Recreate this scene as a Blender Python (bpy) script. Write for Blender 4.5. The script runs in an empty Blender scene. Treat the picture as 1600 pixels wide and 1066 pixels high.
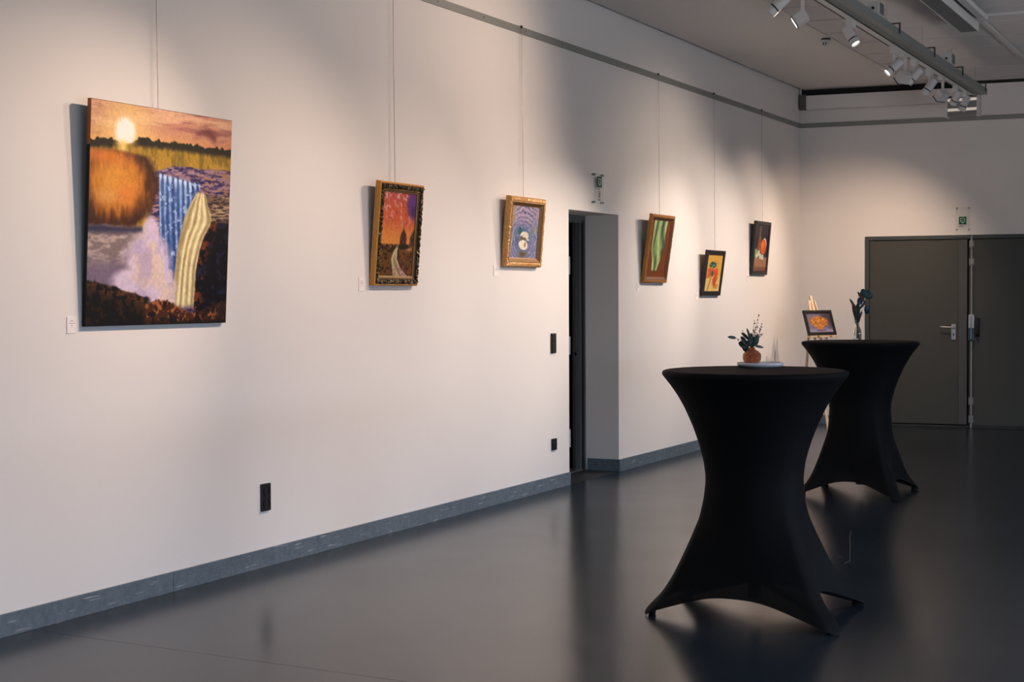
import bpy, bmesh, math, random
import numpy as np
from mathutils import Vector, Matrix, Euler

random.seed(7)
R = math.radians
SC = bpy.context.scene
COL = SC.collection

# ------------------------------------------------------------------ camera
cam_d = bpy.data.cameras.new('camera')
cam = bpy.data.objects.new('camera', cam_d)
COL.objects.link(cam)
cam_d.sensor_width = 36.0
cam_d.lens = 2300.0 / 1600.0 * 36.0
cam_d.clip_start = 0.05
cr = Vector((0.88515758, 0.46527026, -0.00443189))
cu = Vector((-0.01042094, 0.02934619, 0.99951499))
cf = Vector((-0.46517466, 0.88468208, -0.03082455))
m = Matrix.Identity(4)
for i in range(3):
    m[i][0], m[i][1], m[i][2] = cr[i], cu[i], -cf[i]
m[0][3], m[1][3], m[2][3] = 4.91026995, 0.0, 1.47
cam.matrix_world = m
SC.camera = cam

# ------------------------------------------------------------------ world, exposure
w = bpy.data.worlds.new('world')
SC.world = w
w.use_nodes = True
w.node_tree.nodes['Background'].inputs[0].default_value = (0.45, 0.55, 0.75, 1)
w.node_tree.nodes['Background'].inputs[1].default_value = 0.05
SC.view_settings.view_transform = 'Standard'
SC.view_settings.look = 'None'
SC.view_settings.exposure = 0.0
SC.view_settings.gamma = 1.0
SC.view_settings.use_curve_mapping = False

# ------------------------------------------------------------------ daylight through the side windows (cool)
WINDOWS = [(0.4, 2.8), (3.4, 5.8), (6.4, 8.8), (9.4, 11.8)]          # y ranges of the windows in wall_right
# the strip of open sky above the hedge line, some metres outside the windows
ld = bpy.data.lights.new('sky_daylight', 'AREA')
ld.shape = 'RECTANGLE'; ld.size = 20.0; ld.size_y = 3.0
ld.energy = 3950.0; ld.color = (0.72, 0.83, 1.05)
lo = bpy.data.objects.new('sky_daylight', ld); COL.objects.link(lo)
lo.location = (13.2, 7.5, 3.5)
lo.rotation_euler = Euler((R(90), 0, R(90)), 'XYZ')

# added area light outside the windows, brightening the ceiling like ground bounce
ld = bpy.data.lights.new('ground_daylight', 'AREA')
ld.shape = 'RECTANGLE'; ld.size = 5.0; ld.size_y = 18.0
ld.energy = 2700.0; ld.color = (0.92, 0.88, 0.90)
lo = bpy.data.objects.new('ground_daylight', ld); COL.objects.link(lo)
lo.location = (12.4, 7.0, -0.1)
lo.rotation_euler = Euler((R(180), 0, 0), 'XYZ')
# added cool fill light behind the camera, set in a made-up window
ld = bpy.data.lights.new('window_daylight', 'AREA')
ld.shape = 'RECTANGLE'; ld.size = 5.0; ld.size_y = 1.6
ld.energy = 50.0; ld.color = (0.60, 0.80, 1.0)
lo = bpy.data.objects.new('window_daylight', ld); COL.objects.link(lo)
lo.location = (5.8, -3.48, 1.75)
lo.rotation_euler = Euler((R(-90), 0, R(180)), 'XYZ')

# spot lights of the track lamps: lamp position, aim point, watts, cone (deg), blend
LAMPS = [
    # kind, y, aim, watts, cone, blend, colour
    ('flood',    6.55, (0.0, 4.75, 1.45), 250, 58, 1.0, (1.0, 0.73, 0.55)),
    ('flood',    7.55, (0.0, 5.60, 0.58), 175, 90, 1.0, (1.0, 0.73, 0.55)),
    ('cylinder', 9.167, (0.0, 7.20, 1.05), 120, 64, 1.0, (1.0, 0.73, 0.56)),
    ('flood',    9.64, (0.0, 7.90, 2.20), 118, 128, 1.0, (1.0, 0.72, 0.54)),
    ('cylinder', 10.919, (3.1, 10.3, 0.0), 4, 30, 1.0, (1.0, 0.75, 0.55)),
    ('cylinder', 12.283, (0.0, 9.40, 0.90), 540, 44, 1.0, (1.0, 0.79, 0.63)),
    ('flood',    12.626, (0.0, 12.3, 1.5), 87, 110, 1.0, (1.0, 0.77, 0.60)),
    ('cylinder', 13.034, (0.0, 11.85, 1.35), 10, 46, 1.0, (1.0, 0.78, 0.62)),
    ('cylinder', 13.654, (0.0, 12.10, 1.45), 235, 48, 1.0, (1.0, 0.80, 0.66)),
    ('flood',    14.183, (0.0, 13.25, 0.95), 200, 80, 1.0, (1.0, 0.80, 0.67)),
    ('cylinder', 14.874, (0.40, 16.2, 1.0), 190, 88, 1.0, (1.0, 0.71, 0.51)),
    ('cylinder', 15.294, (0.0, 14.60, 1.35), 205, 74, 1.0, (1.0, 0.76, 0.60)),
    ('cylinder', 13.30, (0.0, 9.32, 1.50), 560, 25, 1.0, (1.0, 0.80, 0.67)),      # added for the duck painting, on a made-up second track out of view
]

# ------------------------------------------------------------------ helpers
def lin(c):
    c = np.asarray(c, float) / 255.0
    return np.where(c <= 0.04045, c / 12.92, ((c + 0.055) / 1.055) ** 2.4)

def link(o, parent=None):
    COL.objects.link(o)
    if parent is not None:
        o.parent = parent
    return o

def empty(name, loc=(0, 0, 0), rot=(0, 0, 0), parent=None, scale=None):
    o = bpy.data.objects.new(name, None)
    o.empty_display_size = 0.1
    o.location = loc
    o.rotation_euler = rot
    return link(o, parent)

def tag(o, label=None, cat=None, group=None, kind=None):
    if label: o['label'] = label
    if cat: o['category'] = cat
    if group: o['group'] = group
    if kind: o['kind'] = kind
    return o

class MB:
    """collects verts and faces of one mesh"""
    def __init__(s):
        s.v = []; s.f = []
    def add(s, vs, fs):
        n = len(s.v)
        s.v += [tuple(p) for p in vs]
        s.f += [tuple(i + n for i in f) for f in fs]
        return s
    def box(s, x0, x1, y0, y1, z0, z1):
        vs = [(x0, y0, z0), (x1, y0, z0), (x1, y1, z0), (x0, y1, z0), (x0, y0, z1), (x1, y0, z1), (x1, y1, z1), (x0, y1, z1)]
        return s.add(vs, [(0, 3, 2, 1), (4, 5, 6, 7), (0, 1, 5, 4), (1, 2, 6, 5), (2, 3, 7, 6), (3, 0, 4, 7)])
    def quadprism(s, pts, z0, z1):
        n = len(pts)
        vs = [(x, y, z0) for x, y in pts] + [(x, y, z1) for x, y in pts]
        fs = [tuple(range(n - 1, -1, -1)), tuple(range(n, 2 * n))]
        fs += [(i, (i + 1) % n, (i + 1) % n + n, i + n) for i in range(n)]
        return s.add(vs, fs)
    def lathe(s, prof, n=24, o=(0, 0, 0), closed=True):
        """prof: list of (r, z); axis z"""
        vs = []; fs = []
        k = len(prof)
        for r, z in prof:
            for i in range(n):
                a = 2 * math.pi * i / n
                vs.append((o[0] + r * math.cos(a), o[1] + r * math.sin(a), o[2] + z))
        for j in range(k - 1):
            for i in range(n):
                fs.append((j * n + i, j * n + (i + 1) % n, (j + 1) * n + (i + 1) % n, (j + 1) * n + i))
        if closed:
            fs.append(tuple(range(n - 1, -1, -1)))
            fs.append(tuple(range((k - 1) * n, k * n)))
        return s.add(vs, fs)
    def tube(s, pts, r, n=8):
        """tube along a polyline; r number or list"""
        pts = [Vector(p) for p in pts]
        rr = r if isinstance(r, (list, tuple)) else [r] * len(pts)
        vs = []; fs = []
        up = Vector((0.13, 0.27, 0.95)).normalized()
        for i, p in enumerate(pts):
            d = (pts[min(i + 1, len(pts) - 1)] - pts[max(i - 1, 0)]).normalized()
            a = d.cross(up)
            if a.length < 1e-3: a = d.cross(Vector((1, 0, 0)))
            a.normalize(); b = d.cross(a).normalized()
            for k in range(n):
                t = 2 * math.pi * k / n
                vs.append(p + (a * math.cos(t) + b * math.sin(t)) * rr[i])
        for i in range(len(pts) - 1):
            for k in range(n):
                fs.append((i * n + k, (i + 1) * n + k, (i + 1) * n + (k + 1) % n, i * n + (k + 1) % n))
        fs.append(tuple(range(n)))
        fs.append(tuple(range(len(vs) - 1, len(vs) - n - 1, -1)))
        return s.add(vs, fs)
    def sphere(s, c, r, n=10, sz=1.0):
        prof = [(max(1e-4, r * math.sin(math.pi * i / (n // 2))), -r * sz * math.cos(math.pi * i / (n // 2))) for i in range(n // 2 + 1)]
        return s.lathe(prof, n, c)
    def xform(s, M):
        s.v = [tuple(M @ Vector(p)) for p in s.v]
        return s
    def build(s, name, mat, parent=None, bevel=0, smooth=None, loc=None, rot=None, seg=2):
        me = bpy.data.meshes.new(name)
        me.from_pydata(s.v, [], s.f)
        bm = bmesh.new(); bm.from_mesh(me)
        bmesh.ops.recalc_face_normals(bm, faces=bm.faces)
        if bevel:
            es = [e for e in bm.edges if len(e.link_faces) == 2 and e.calc_face_angle(0) > 0.6]
            bmesh.ops.bevel(bm, geom=es, offset=bevel, segments=seg, affect='EDGES', profile=0.6)
        bm.to_mesh(me); bm.free()
        if smooth is not None:
            for p in me.polygons: p.use_smooth = True
            if smooth < 180:
                me.set_sharp_from_angle(angle=R(smooth))
        if mat: me.materials.append(mat)
        o = bpy.data.objects.new(name, me)
        if loc is not None: o.location = loc
        if rot is not None: o.rotation_euler = rot
        return link(o, parent)

def mat(name, col, rough=0.5, metal=0.0, spec=0.5, var=0.0, vscale=20.0, bump=0.0, bscale=200.0, emit=None, estr=1.0,
        trans=0.0, ior=1.45, alpha=1.0, stretch=None, rvar=0.0, sheen=0.0):
    mt = bpy.data.materials.new(name); mt.use_nodes = True
    nt = mt.node_tree; b = nt.nodes['Principled BSDF']
    c = tuple(col) if len(col) == 4 else (*col, 1.0)
    b.inputs['Base Color'].default_value = c
    b.inputs['Roughness'].default_value = rough
    b.inputs['Metallic'].default_value = metal
    b.inputs['Specular IOR Level'].default_value = spec
    b.inputs['Transmission Weight'].default_value = trans
    b.inputs['IOR'].default_value = ior
    b.inputs['Alpha'].default_value = alpha
    b.inputs['Sheen Weight'].default_value = sheen
    if emit:
        b.inputs['Emission Color'].default_value = (*emit, 1)
        b.inputs['Emission Strength'].default_value = estr
    if var or bump or rvar:
        tc = nt.nodes.new('ShaderNodeTexCoord')
        src = tc.outputs['Object']
        if stretch:
            mp = nt.nodes.new('ShaderNodeMapping'); mp.inputs['Scale'].default_value = stretch
            nt.links.new(src, mp.inputs['Vector']); src = mp.outputs['Vector']
        if var or rvar:
            n = nt.nodes.new('ShaderNodeTexNoise'); n.inputs['Scale'].default_value = vscale; n.inputs['Detail'].default_value = 6
            n.inputs['Roughness'].default_value = 0.65
            nt.links.new(src, n.inputs['Vector'])
        if var:
            mx = nt.nodes.new('ShaderNodeMix'); mx.data_type = 'RGBA'
            mx.inputs['A'].default_value = tuple(max(0, x * (1 - var)) for x in c[:3]) + (1,)
            mx.inputs['B'].default_value = tuple(min(1, x * (1 + var)) for x in c[:3]) + (1,)
            nt.links.new(n.outputs['Fac'], mx.inputs['Factor'])
            nt.links.new(mx.outputs['Result'], b.inputs['Base Color'])
        if rvar:
            mr = nt.nodes.new('ShaderNodeMapRange')
            mr.inputs['To Min'].default_value = rough - rvar; mr.inputs['To Max'].default_value = rough + rvar
            nt.links.new(n.outputs['Fac'], mr.inputs['Value']); nt.links.new(mr.outputs['Result'], b.inputs['Roughness'])
        if bump:
            n2 = nt.nodes.new('ShaderNodeTexNoise'); n2.inputs['Scale'].default_value = bscale; n2.inputs['Detail'].default_value = 4
            nt.links.new(src, n2.inputs['Vector'])
            bp = nt.nodes.new('ShaderNodeBump'); bp.inputs['Strength'].default_value = bump; bp.inputs['Distance'].default_value = 0.002
            nt.links.new(n2.outputs['Fac'], bp.inputs['Height']); nt.links.new(bp.outputs['Normal'], b.inputs['Normal'])
    return mt

# ------------------------------------------------------------------ materials
M = {}
M['wall'] = mat('white_wall_paint', (0.78, 0.765, 0.755), 0.75, var=0.015, vscale=3, bump=0.05, bscale=60, spec=0.3)
M['bracket'] = mat('bracket_grey', (0.13, 0.12, 0.11), 0.6)  # dark grey standing for the shaded gap beside the cassette
M['wallgrey'] = mat('grey_wall_paint', (0.22, 0.22, 0.23), 0.75)
M['ceil'] = mat('ceiling_plaster', (0.66, 0.64, 0.63), 0.85, spec=0.2)
M['plank'] = mat('ceiling_board', (0.62, 0.62, 0.63), 0.8, spec=0.2, var=0.02, vscale=2)
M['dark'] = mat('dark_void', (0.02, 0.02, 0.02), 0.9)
M['rail'] = mat('rail_aluminium', (0.27, 0.285, 0.27), 0.5, metal=0.15, var=0.04, vscale=8)
M['steel'] = mat('steel', (0.55, 0.56, 0.56), 0.35, metal=0.9)
M['zinc'] = mat('zinc', (0.26, 0.27, 0.275), 0.45, metal=0.6)
M['darkmetal'] = mat('dark_metal', (0.05, 0.052, 0.055), 0.5, metal=0.3)
M['wire'] = mat('wire_steel', (0.35, 0.30, 0.26), 0.35, metal=0.8)
M['doorgrey'] = mat('door_grey_paint', (0.058, 0.061, 0.056), 0.45, var=0.05, vscale=2.5)
M['framegrey'] = mat('door_frame_paint', (0.055, 0.064, 0.066), 0.45)
M['steeldoor'] = mat('steel_door_paint', (0.10, 0.115, 0.125), 0.4)
M['blackplastic'] = mat('black_plastic', (0.012, 0.013, 0.015), 0.45)
M['white'] = mat('white_enamel', (0.60, 0.61, 0.61), 0.45)
M['whitecard'] = mat('white_card', (0.86, 0.83, 0.84), 0.7)
M['ink'] = mat('ink', (0.10, 0.09, 0.09), 0.8)
M['tray'] = mat('tray_galvanised', (0.25, 0.285, 0.28), 0.5, metal=0.2, var=0.05, vscale=10)
M['lens'] = mat('lamp_lens', (0.9, 0.9, 0.88), 0.3, emit=(1.0, 0.93, 0.83), estr=2.2)
M['lensdim'] = mat('lamp_reflector', (0.75, 0.72, 0.68), 0.25, metal=0.6, emit=(1.0, 0.86, 0.72), estr=0.35)
M['cloth'] = mat('black_spandex', (0.0040, 0.0046, 0.0056), 0.7, spec=0.12, bump=0.04, bscale=900)
M['rubber'] = mat('black_rubber', (0.008, 0.008, 0.009), 0.55)
M['pine'] = mat('pale_pine', (0.72, 0.56, 0.38), 0.55, var=0.12, vscale=14, stretch=(8, 8, 1))
M['blackframe'] = mat('black_frame_lacquer', (0.012, 0.011, 0.012), 0.4)
M['goldwood'] = mat('gold_wood', (0.66, 0.31, 0.06), 0.42, metal=0.1, var=0.35, vscale=10, stretch=(30, 30, 1.5))
M['golddark'] = mat('dark_gilt', (0.05, 0.04, 0.025), 0.35, metal=0.5)
M['gilt'] = mat('gilt', (0.36, 0.22, 0.08), 0.5, metal=0.2, var=0.25, vscale=30)
M['leafgreen'] = mat('leaf_green', (0.030, 0.058, 0.045), 0.5, var=0.3, vscale=30)
M['leafpale'] = mat('leaf_blue_green', (0.10, 0.16, 0.165), 0.5, var=0.2, vscale=30)
M['leafteal'] = mat('leaf_teal', (0.012, 0.055, 0.065), 0.5, var=0.2, vscale=30)
M['leafblue'] = mat('leaf_deep_blue', (0.010, 0.050, 0.095), 0.5, var=0.2, vscale=30)
M['leafbrown'] = mat('leaf_brown', (0.075, 0.035, 0.018), 0.6, var=0.3, vscale=30)
M['leafamber'] = mat('leaf_amber', (0.16, 0.075, 0.012), 0.6)
M['stem'] = mat('stem_brown', (0.05, 0.03, 0.025), 0.6)
M['berry'] = mat('berry_purple', (0.06, 0.02, 0.03), 0.45)
M['glass'] = mat('clear_glass', (0.92, 0.96, 0.95), 0.03, trans=1.0, ior=1.45)
M['amber'] = mat('amber_glass', (0.95, 0.37, 0.16), 0.08, trans=0.8, ior=1.45, var=0.35, vscale=150)
M['ceramic'] = mat('white_ceramic', (0.72, 0.72, 0.76), 0.3)
M['acrylic'] = mat('acrylic', (0.75, 0.82, 0.80), 0.08, alpha=0.07)
M['green'] = mat('sign_green', (0.001, 0.095, 0.055), 0.6, spec=0.2)
M['signwhite'] = mat('sign_white', (0.55, 0.75, 0.68), 0.5)
M['signblack'] = mat('sign_black', (0.02, 0.025, 0.03), 0.5)
M['bluetint'] = mat('blue_cover', (0.02, 0.06, 0.09), 0.25)
M['canvasback'] = mat('canvas_edge_dark', (0.012, 0.012, 0.012), 0.8)
M['louvre'] = mat('louvre_grey', (0.30, 0.29, 0.27), 0.5, metal=0.2)

def cloth_mat():
    mt = M['cloth']; nt = mt.node_tree
    b = nt.nodes['Principled BSDF']; out = nt.nodes['Material Output']
    tr = nt.nodes.new('ShaderNodeBsdfTransparent'); tr.inputs[0].default_value = (0.8, 0.76, 0.74, 1)
    mx = nt.nodes.new('ShaderNodeMixShader'); mx.inputs[0].default_value = 0.014
    nt.links.new(b.outputs[0], mx.inputs[1]); nt.links.new(tr.outputs[0], mx.inputs[2]); nt.links.new(mx.outputs[0], out.inputs[0])
cloth_mat()

def floor_mat():
    mt = mat('grey_linoleum', (0.085, 0.082, 0.078), 0.3)
    nt = mt.node_tree; b = nt.nodes['Principled BSDF']
    tc = nt.nodes.new('ShaderNodeTexCoord')
    n1 = nt.nodes.new('ShaderNodeTexNoise'); n1.inputs['Scale'].default_value = 1.3; n1.inputs['Detail'].default_value = 5
    n2 = nt.nodes.new('ShaderNodeTexNoise'); n2.inputs['Scale'].default_value = 140; n2.inputs['Detail'].default_value = 3
    for n in (n1, n2): nt.links.new(tc.outputs['Object'], n.inputs['Vector'])
    mx = nt.nodes.new('ShaderNodeMix'); mx.data_type = 'RGBA'
    mx.inputs['A'].default_value = (0.013, 0.021, 0.030, 1); mx.inputs['B'].default_value = (0.021, 0.030, 0.040, 1)
    ad = nt.nodes.new('ShaderNodeMath'); ad.operation = 'MULTIPLY_ADD'; ad.inputs[1].default_value = 0.35
    nt.links.new(n2.outputs['Fac'], ad.inputs[0])
    ml = nt.nodes.new('ShaderNodeMath'); ml.operation = 'MULTIPLY'; ml.inputs[1].default_value = 0.65
    nt.links.new(n1.outputs['Fac'], ml.inputs[0]); nt.links.new(ml.outputs[0], ad.inputs[2])
    nt.links.new(ad.outputs[0], mx.inputs['Factor']); nt.links.new(mx.outputs['Result'], b.inputs['Base Color'])
    mr = nt.nodes.new('ShaderNodeMapRange'); mr.inputs['To Min'].default_value = 0.17; mr.inputs['To Max'].default_value = 0.26
    nt.links.new(n1.outputs['Fac'], mr.inputs['Value']); nt.links.new(mr.outputs['Result'], b.inputs['Roughness'])
    bp = nt.nodes.new('ShaderNodeBump'); bp.inputs['Strength'].default_value = 0.04; bp.inputs['Distance'].default_value = 0.0006
    nt.links.new(n2.outputs['Fac'], bp.inputs['Height']); nt.links.new(bp.outputs['Normal'], b.inputs['Normal'])
    return mt
M['floor'] = floor_mat()

def stone_mat():
    mt = mat('bluestone', (0.10, 0.14, 0.18), 0.5)
    nt = mt.node_tree; b = nt.nodes['Principled BSDF']
    tc = nt.nodes.new('ShaderNodeTexCoord')
    n1 = nt.nodes.new('ShaderNodeTexNoise'); n1.inputs['Scale'].default_value = 30; n1.inputs['Detail'].default_value = 8; n1.inputs['Roughness'].default_value = 0.75
    mp = nt.nodes.new('ShaderNodeMapping'); mp.inputs['Scale'].default_value = (1, 5, 60)
    nt.links.new(tc.outputs['Object'], n1.inputs['Vector']); nt.links.new(tc.outputs['Object'], mp.inputs['Vector'])
    n2 = nt.nodes.new('ShaderNodeTexNoise'); n2.inputs['Scale'].default_value = 1.0; n2.inputs['Detail'].default_value = 5
    nt.links.new(mp.outputs['Vector'], n2.inputs['Vector'])
    r1 = nt.nodes.new('ShaderNodeValToRGB'); r1.color_ramp.elements[0].color = (0.070, 0.102, 0.136, 1); r1.color_ramp.elements[1].color = (0.160, 0.208, 0.250, 1)
    r1.color_ramp.elements[0].position = 0.3; r1.color_ramp.elements[1].position = 0.75
    nt.links.new(n1.outputs['Fac'], r1.inputs[0])
    r2 = nt.nodes.new('ShaderNodeValToRGB'); r2.color_ramp.elements[0].position = 0.62; r2.color_ramp.elements[1].position = 0.70
    nt.links.new(n2.outputs['Fac'], r2.inputs[0])
    mx = nt.nodes.new('ShaderNodeMix'); mx.data_type = 'RGBA'; mx.inputs['B'].default_value = (0.36, 0.39, 0.41, 1)
    nt.links.new(r1.outputs[0], mx.inputs['A']); nt.links.new(r2.outputs[0], mx.inputs['Factor'])
    nt.links.new(mx.outputs['Result'], b.inputs['Base Color'])
    return mt
M['stone'] = stone_mat()

# ------------------------------------------------------------------ back wall frame of reference
D0 = 16.39429
BA = math.atan(0.12)
BMAT = Matrix.Translation((0, D0, 0)) @ Matrix.Rotation(BA, 4, 'Z')     # local x along the wall, local -y into the room
def on_back(o):
    o.matrix_world = BMAT @ o.matrix_world
    return o
def back_y(x): return D0 + 0.12 * x

XR = 9.2; YF = -3.5; ZT = 4.02; ZC = 3.784; ZR0 = 3.357; ZR1 = 3.408
DY0, DY1, DZ = 10.286, 11.243, 2.135        # doorway in the left wall
DEP = 0.30
T = 0.35

# ------------------------------------------------------------------ structure
def struct(o): o['kind'] = 'structure'; return o

fb = struct(MB().box(-3.2, XR + T, YF - T, 19.5, -0.2, -0.003).build('floor', M['dark']))
MB().box(0.0, XR, YF, 4.738, -0.0025, 0.0).build('linoleum_sheet', M['floor'], fb)
MB().quadprism([(0.0, 4.7405), (XR, 4.7405), (XR, back_y(XR)), (0.0, back_y(0))], -0.0025, 0.0).build('linoleum_sheet', M['floor'], fb)
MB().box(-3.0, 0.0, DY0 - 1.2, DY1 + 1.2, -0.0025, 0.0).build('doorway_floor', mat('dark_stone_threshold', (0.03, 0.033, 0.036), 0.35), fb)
# hairline scratches in the floor coating
sc_ = MB()
for pts in ([(2.535, 9.03), (2.60, 8.75), (2.67, 8.5), (2.72, 8.3), (2.80, 8.0), (2.79, 7.92)], [(3.30, 7.86), (3.325, 7.87)], [(3.62, 7.30), (3.66, 7.31)], [(2.70, 8.12), (2.74, 8.09)]):
    sc_.tube([(x, y, 0.0004) for x, y in pts], 0.0012, 4)
so = sc_.build('floor_scratch', mat('scratch_pale', (0.085, 0.088, 0.09), 0.6), fb)

wl = MB()
wl.box(-T, 0, YF - T, DY0, 0, ZT); wl.box(-T, 0, DY1, D0 + 0.6, 0, ZT); wl.box(-T, 0, DY0, DY1, DZ, ZT)
struct(wl.build('wall_left', M['wall']))
wb = MB(); DX0, DX1, DH = 0.731, 2.99, 2.113
wb.box(-0.4, DX0, 0, 0.3, 0, ZT); wb.box(DX1, XR + 1.2, 0, 0.3, 0, ZT); wb.box(DX0, DX1, 0, 0.3, DH, ZT)
wbo = wb.build('wall_back', M['wall']); on_back(wbo); struct(wbo)
wr = MB()
ys = [YF - T] + [q for p in WINDOWS for q in p] + [back_y(XR) + 0.5]
for i in range(0, len(ys), 2): wr.box(XR, XR + T, ys[i], ys[i + 1], 0, ZT)
for (y0, y1) in WINDOWS: wr.box(XR, XR + T, y0, y1, 0, 0.3); wr.box(XR, XR + T, y0, y1, 2.2, ZT)
struct(wr.build('wall_right', M['wallgrey']))
struct(MB().box(0, 3.3, YF - T, YF, 0, ZT).box(8.3, XR, YF - T, YF, 0, ZT).box(3.3, 8.3, YF - T, YF, 0, 0.95).box(3.3, 8.3, YF - T, YF, 2.55, ZT).build('wall_front', M['wallgrey']))
for k, (y0, y1) in enumerate(WINDOWS):
    f = MB(); X = XR + 0.12
    f.box(X, X + 0.06, y0, y1, 0.3, 0.36).box(X, X + 0.06, y0, y1, 2.14, 2.2).box(X, X + 0.06, y0, y0 + 0.06, 0.36, 2.14).box(X, X + 0.06, y1 - 0.06, y1, 0.36, 2.14)
    f.box(X, X + 0.06, (y0 + y1) / 2 - 0.03, (y0 + y1) / 2 + 0.03, 0.36, 2.14)
    struct(f.build('window_%d' % (k + 1), M['white']))

f = MB()  # unseen window added around the front fill light
for x in (3.3, 4.93, 6.57, 8.24): f.box(x, x + 0.06, YF - 0.16, YF - 0.10, 0.95, 2.55)
f.box(3.36, 8.24, YF - 0.16, YF - 0.10, 0.95, 1.01).box(3.36, 8.24, YF - 0.16, YF - 0.10, 2.49, 2.55)
struct(f.build('window_5', M['white']))

# ceiling: upper slab, smooth plaster strip beside the left wall, then long boards
cb = struct(MB().box(-T, XR + T, YF - T, 19.5, ZT, ZT + 0.2).build('ceiling', M['dark']))
MB().quadprism([(0.045, YF), (1.25, YF), (1.25, 16.53), (0.045, 16.385)], ZC, ZC + 0.03).build('plaster_panel', M['ceil'], cb)
SK = 0.08; PIT = 0.655
def ceil_end(x): return 16.385 + (x - 0.04) * 0.255 if x < 2.4 else 16.98 + (x - 2.4) * 0.12
for (xa, xb) in ((1.256, 2.585), (2.625, XR)):
    k = -25
    while True:
        ya = 13.022 + k * PIT; yb = ya + PIT - 0.022
        k += 1
        sh = lambda x: SK * (x - 2.0)
        a0, a1, b0, b1 = ya + sh(xa), ya + sh(xb), yb + sh(xa), yb + sh(xb)
        ea, eb = ceil_end(xa), ceil_end(xb)
        if a0 > min(ea, 17.3) - 0.05: break
        b0 = min(b0, ea); b1 = min(b1, eb)
        MB().quadprism([(xa, a0), (xb, min(a1, b1 - 0.01)), (xb, b1), (xa, b0)], ZC + 0.002, ZC + 0.02).build('ceiling_board', M['plank'], cb)
# raised cover strips between the two board fields
MB().box(2.583, 2.627, 12.72, 17.0, ZC - 0.018, ZC + 0.004).build('cover_strip', M['white'], cb)
MB().quadprism([(2.64, 12.68), (XR, 12.68 + SK * 6.5), (XR, 12.86 + SK * 6.5), (2.64, 12.86)], ZC - 0.02, ZC + 0.0015).build('cover_strip', M['plank'], cb)
# dark strips standing in for the shade between ceiling and back wall
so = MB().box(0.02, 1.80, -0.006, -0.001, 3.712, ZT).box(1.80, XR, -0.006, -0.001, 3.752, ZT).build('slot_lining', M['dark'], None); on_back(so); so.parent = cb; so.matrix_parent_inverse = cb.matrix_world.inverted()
MB().box(0.004, 0.045, YF, 16.3, ZC + 0.035, ZC + 0.05).build('slot_lining', M['dark'], cb)  # dark strip for the shade in the slot along the left wall

# baseboards: one bluestone slab after the other
bl = struct(empty('baseboard_left', (0, 0, 0)))
js = [YF, -0.9, 1.3, 3.5, 5.674, 8.02, DY0]
for a, b in zip(js[:-1], js[1:]):
    MB().box(0.0, 0.014, a + 0.0015, b - 0.0015, 0.0, 0.10).build('stone_slab', M['stone'], bl, bevel=0.0015)
for a, b in zip([DY1, 12.361, 14.5], [12.361, 14.5, D0]):
    MB().box(0.0, 0.014, a + 0.0015, b - 0.0015, 0.0, 0.10).build('stone_slab', M['stone'], bl, bevel=0.0015)
MB().box(-DEP + 0.02, 0.012, DY1 - 0.012, DY1, 0.0, 0.10).build('stone_slab', M['stone'], bl, bevel=0.0015)
bb = struct(empty('baseboard_back', (0, D0, 0), (0, 0, BA)))
MB().box(0.016, DX0 - 0.002, -0.014, 0, 0, 0.10).build('stone_slab', M['stone'], bb, bevel=0.0015)
MB().box(DX1 + 0.002, 5.8, -0.014, 0, 0, 0.10).build('stone_slab', M['stone'], bb, bevel=0.0015)
MB().box(5.803, 9.0, -0.014, 0, 0, 0.10).build('stone_slab', M['stone'], bb, bevel=0.0015)

# picture rails
t1 = struct(empty('trim_1', (0, 0, 0)))
for a, b in ((YF, 8.22), (8.223, 11.2), (11.203, D0 - 0.003)):
    MB().box(0.0, 0.012, a, b, ZR0, ZR1).build('rail_section', M['rail'], t1, bevel=0.002)
for y in np.arange(5.2, 16.2, 0.62):
    MB().lathe([(0.005, 0), (0.005, 0.0015), (0.002, 0.002)], 10).xform(Matrix.Translation((0.012, y, (ZR0 + ZR1) / 2)) @ Matrix.Rotation(R(90), 4, 'Y')).build('screw', M['darkmetal'], t1)
t2 = struct(empty('trim_2', (0, D0, 0), (0, 0, BA)))
for a, b in ((0.014, 3.05), (3.053, 6.4), (6.403, 9.1)):
    MB().box(a, b, -0.012, 0, ZR0, ZR1).build('rail_section', M['rail'], t2, bevel=0.002)
for x in np.arange(0.35, 6, 0.62):
    MB().lathe([(0.005, 0), (0.005, 0.0015), (0.002, 0.002)], 10).xform(Matrix.Translation((x, -0.012, (ZR0 + ZR1) / 2)) @ Matrix.Rotation(R(90), 4, 'X')).build('screw', M['darkmetal'], t2)

# shallow white box along the top of the back wall (blind cassette)
ca = empty('blind_cassette', (0, D0, 0), (0, 0, BA))
tag(ca, 'long white blind cassette under the ceiling along the back wall corner', 'blind')
MB().box(0.085, 1.76, -0.10, 0, 3.558, 3.708).build('housing', M['wall'], ca, bevel=0.004)
MB().box(0.012, 0.084, -0.092, 0, 3.556, 3.72).build('end_bracket', M['bracket'], ca, bevel=0.002)  # dark block standing in for the shade between left wall and cassette
MB().box(0.088, 1.757, -0.09, -0.03, 3.548, 3.558).build('bottom_bar', M['ceil'], ca, bevel=0.002)

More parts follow.
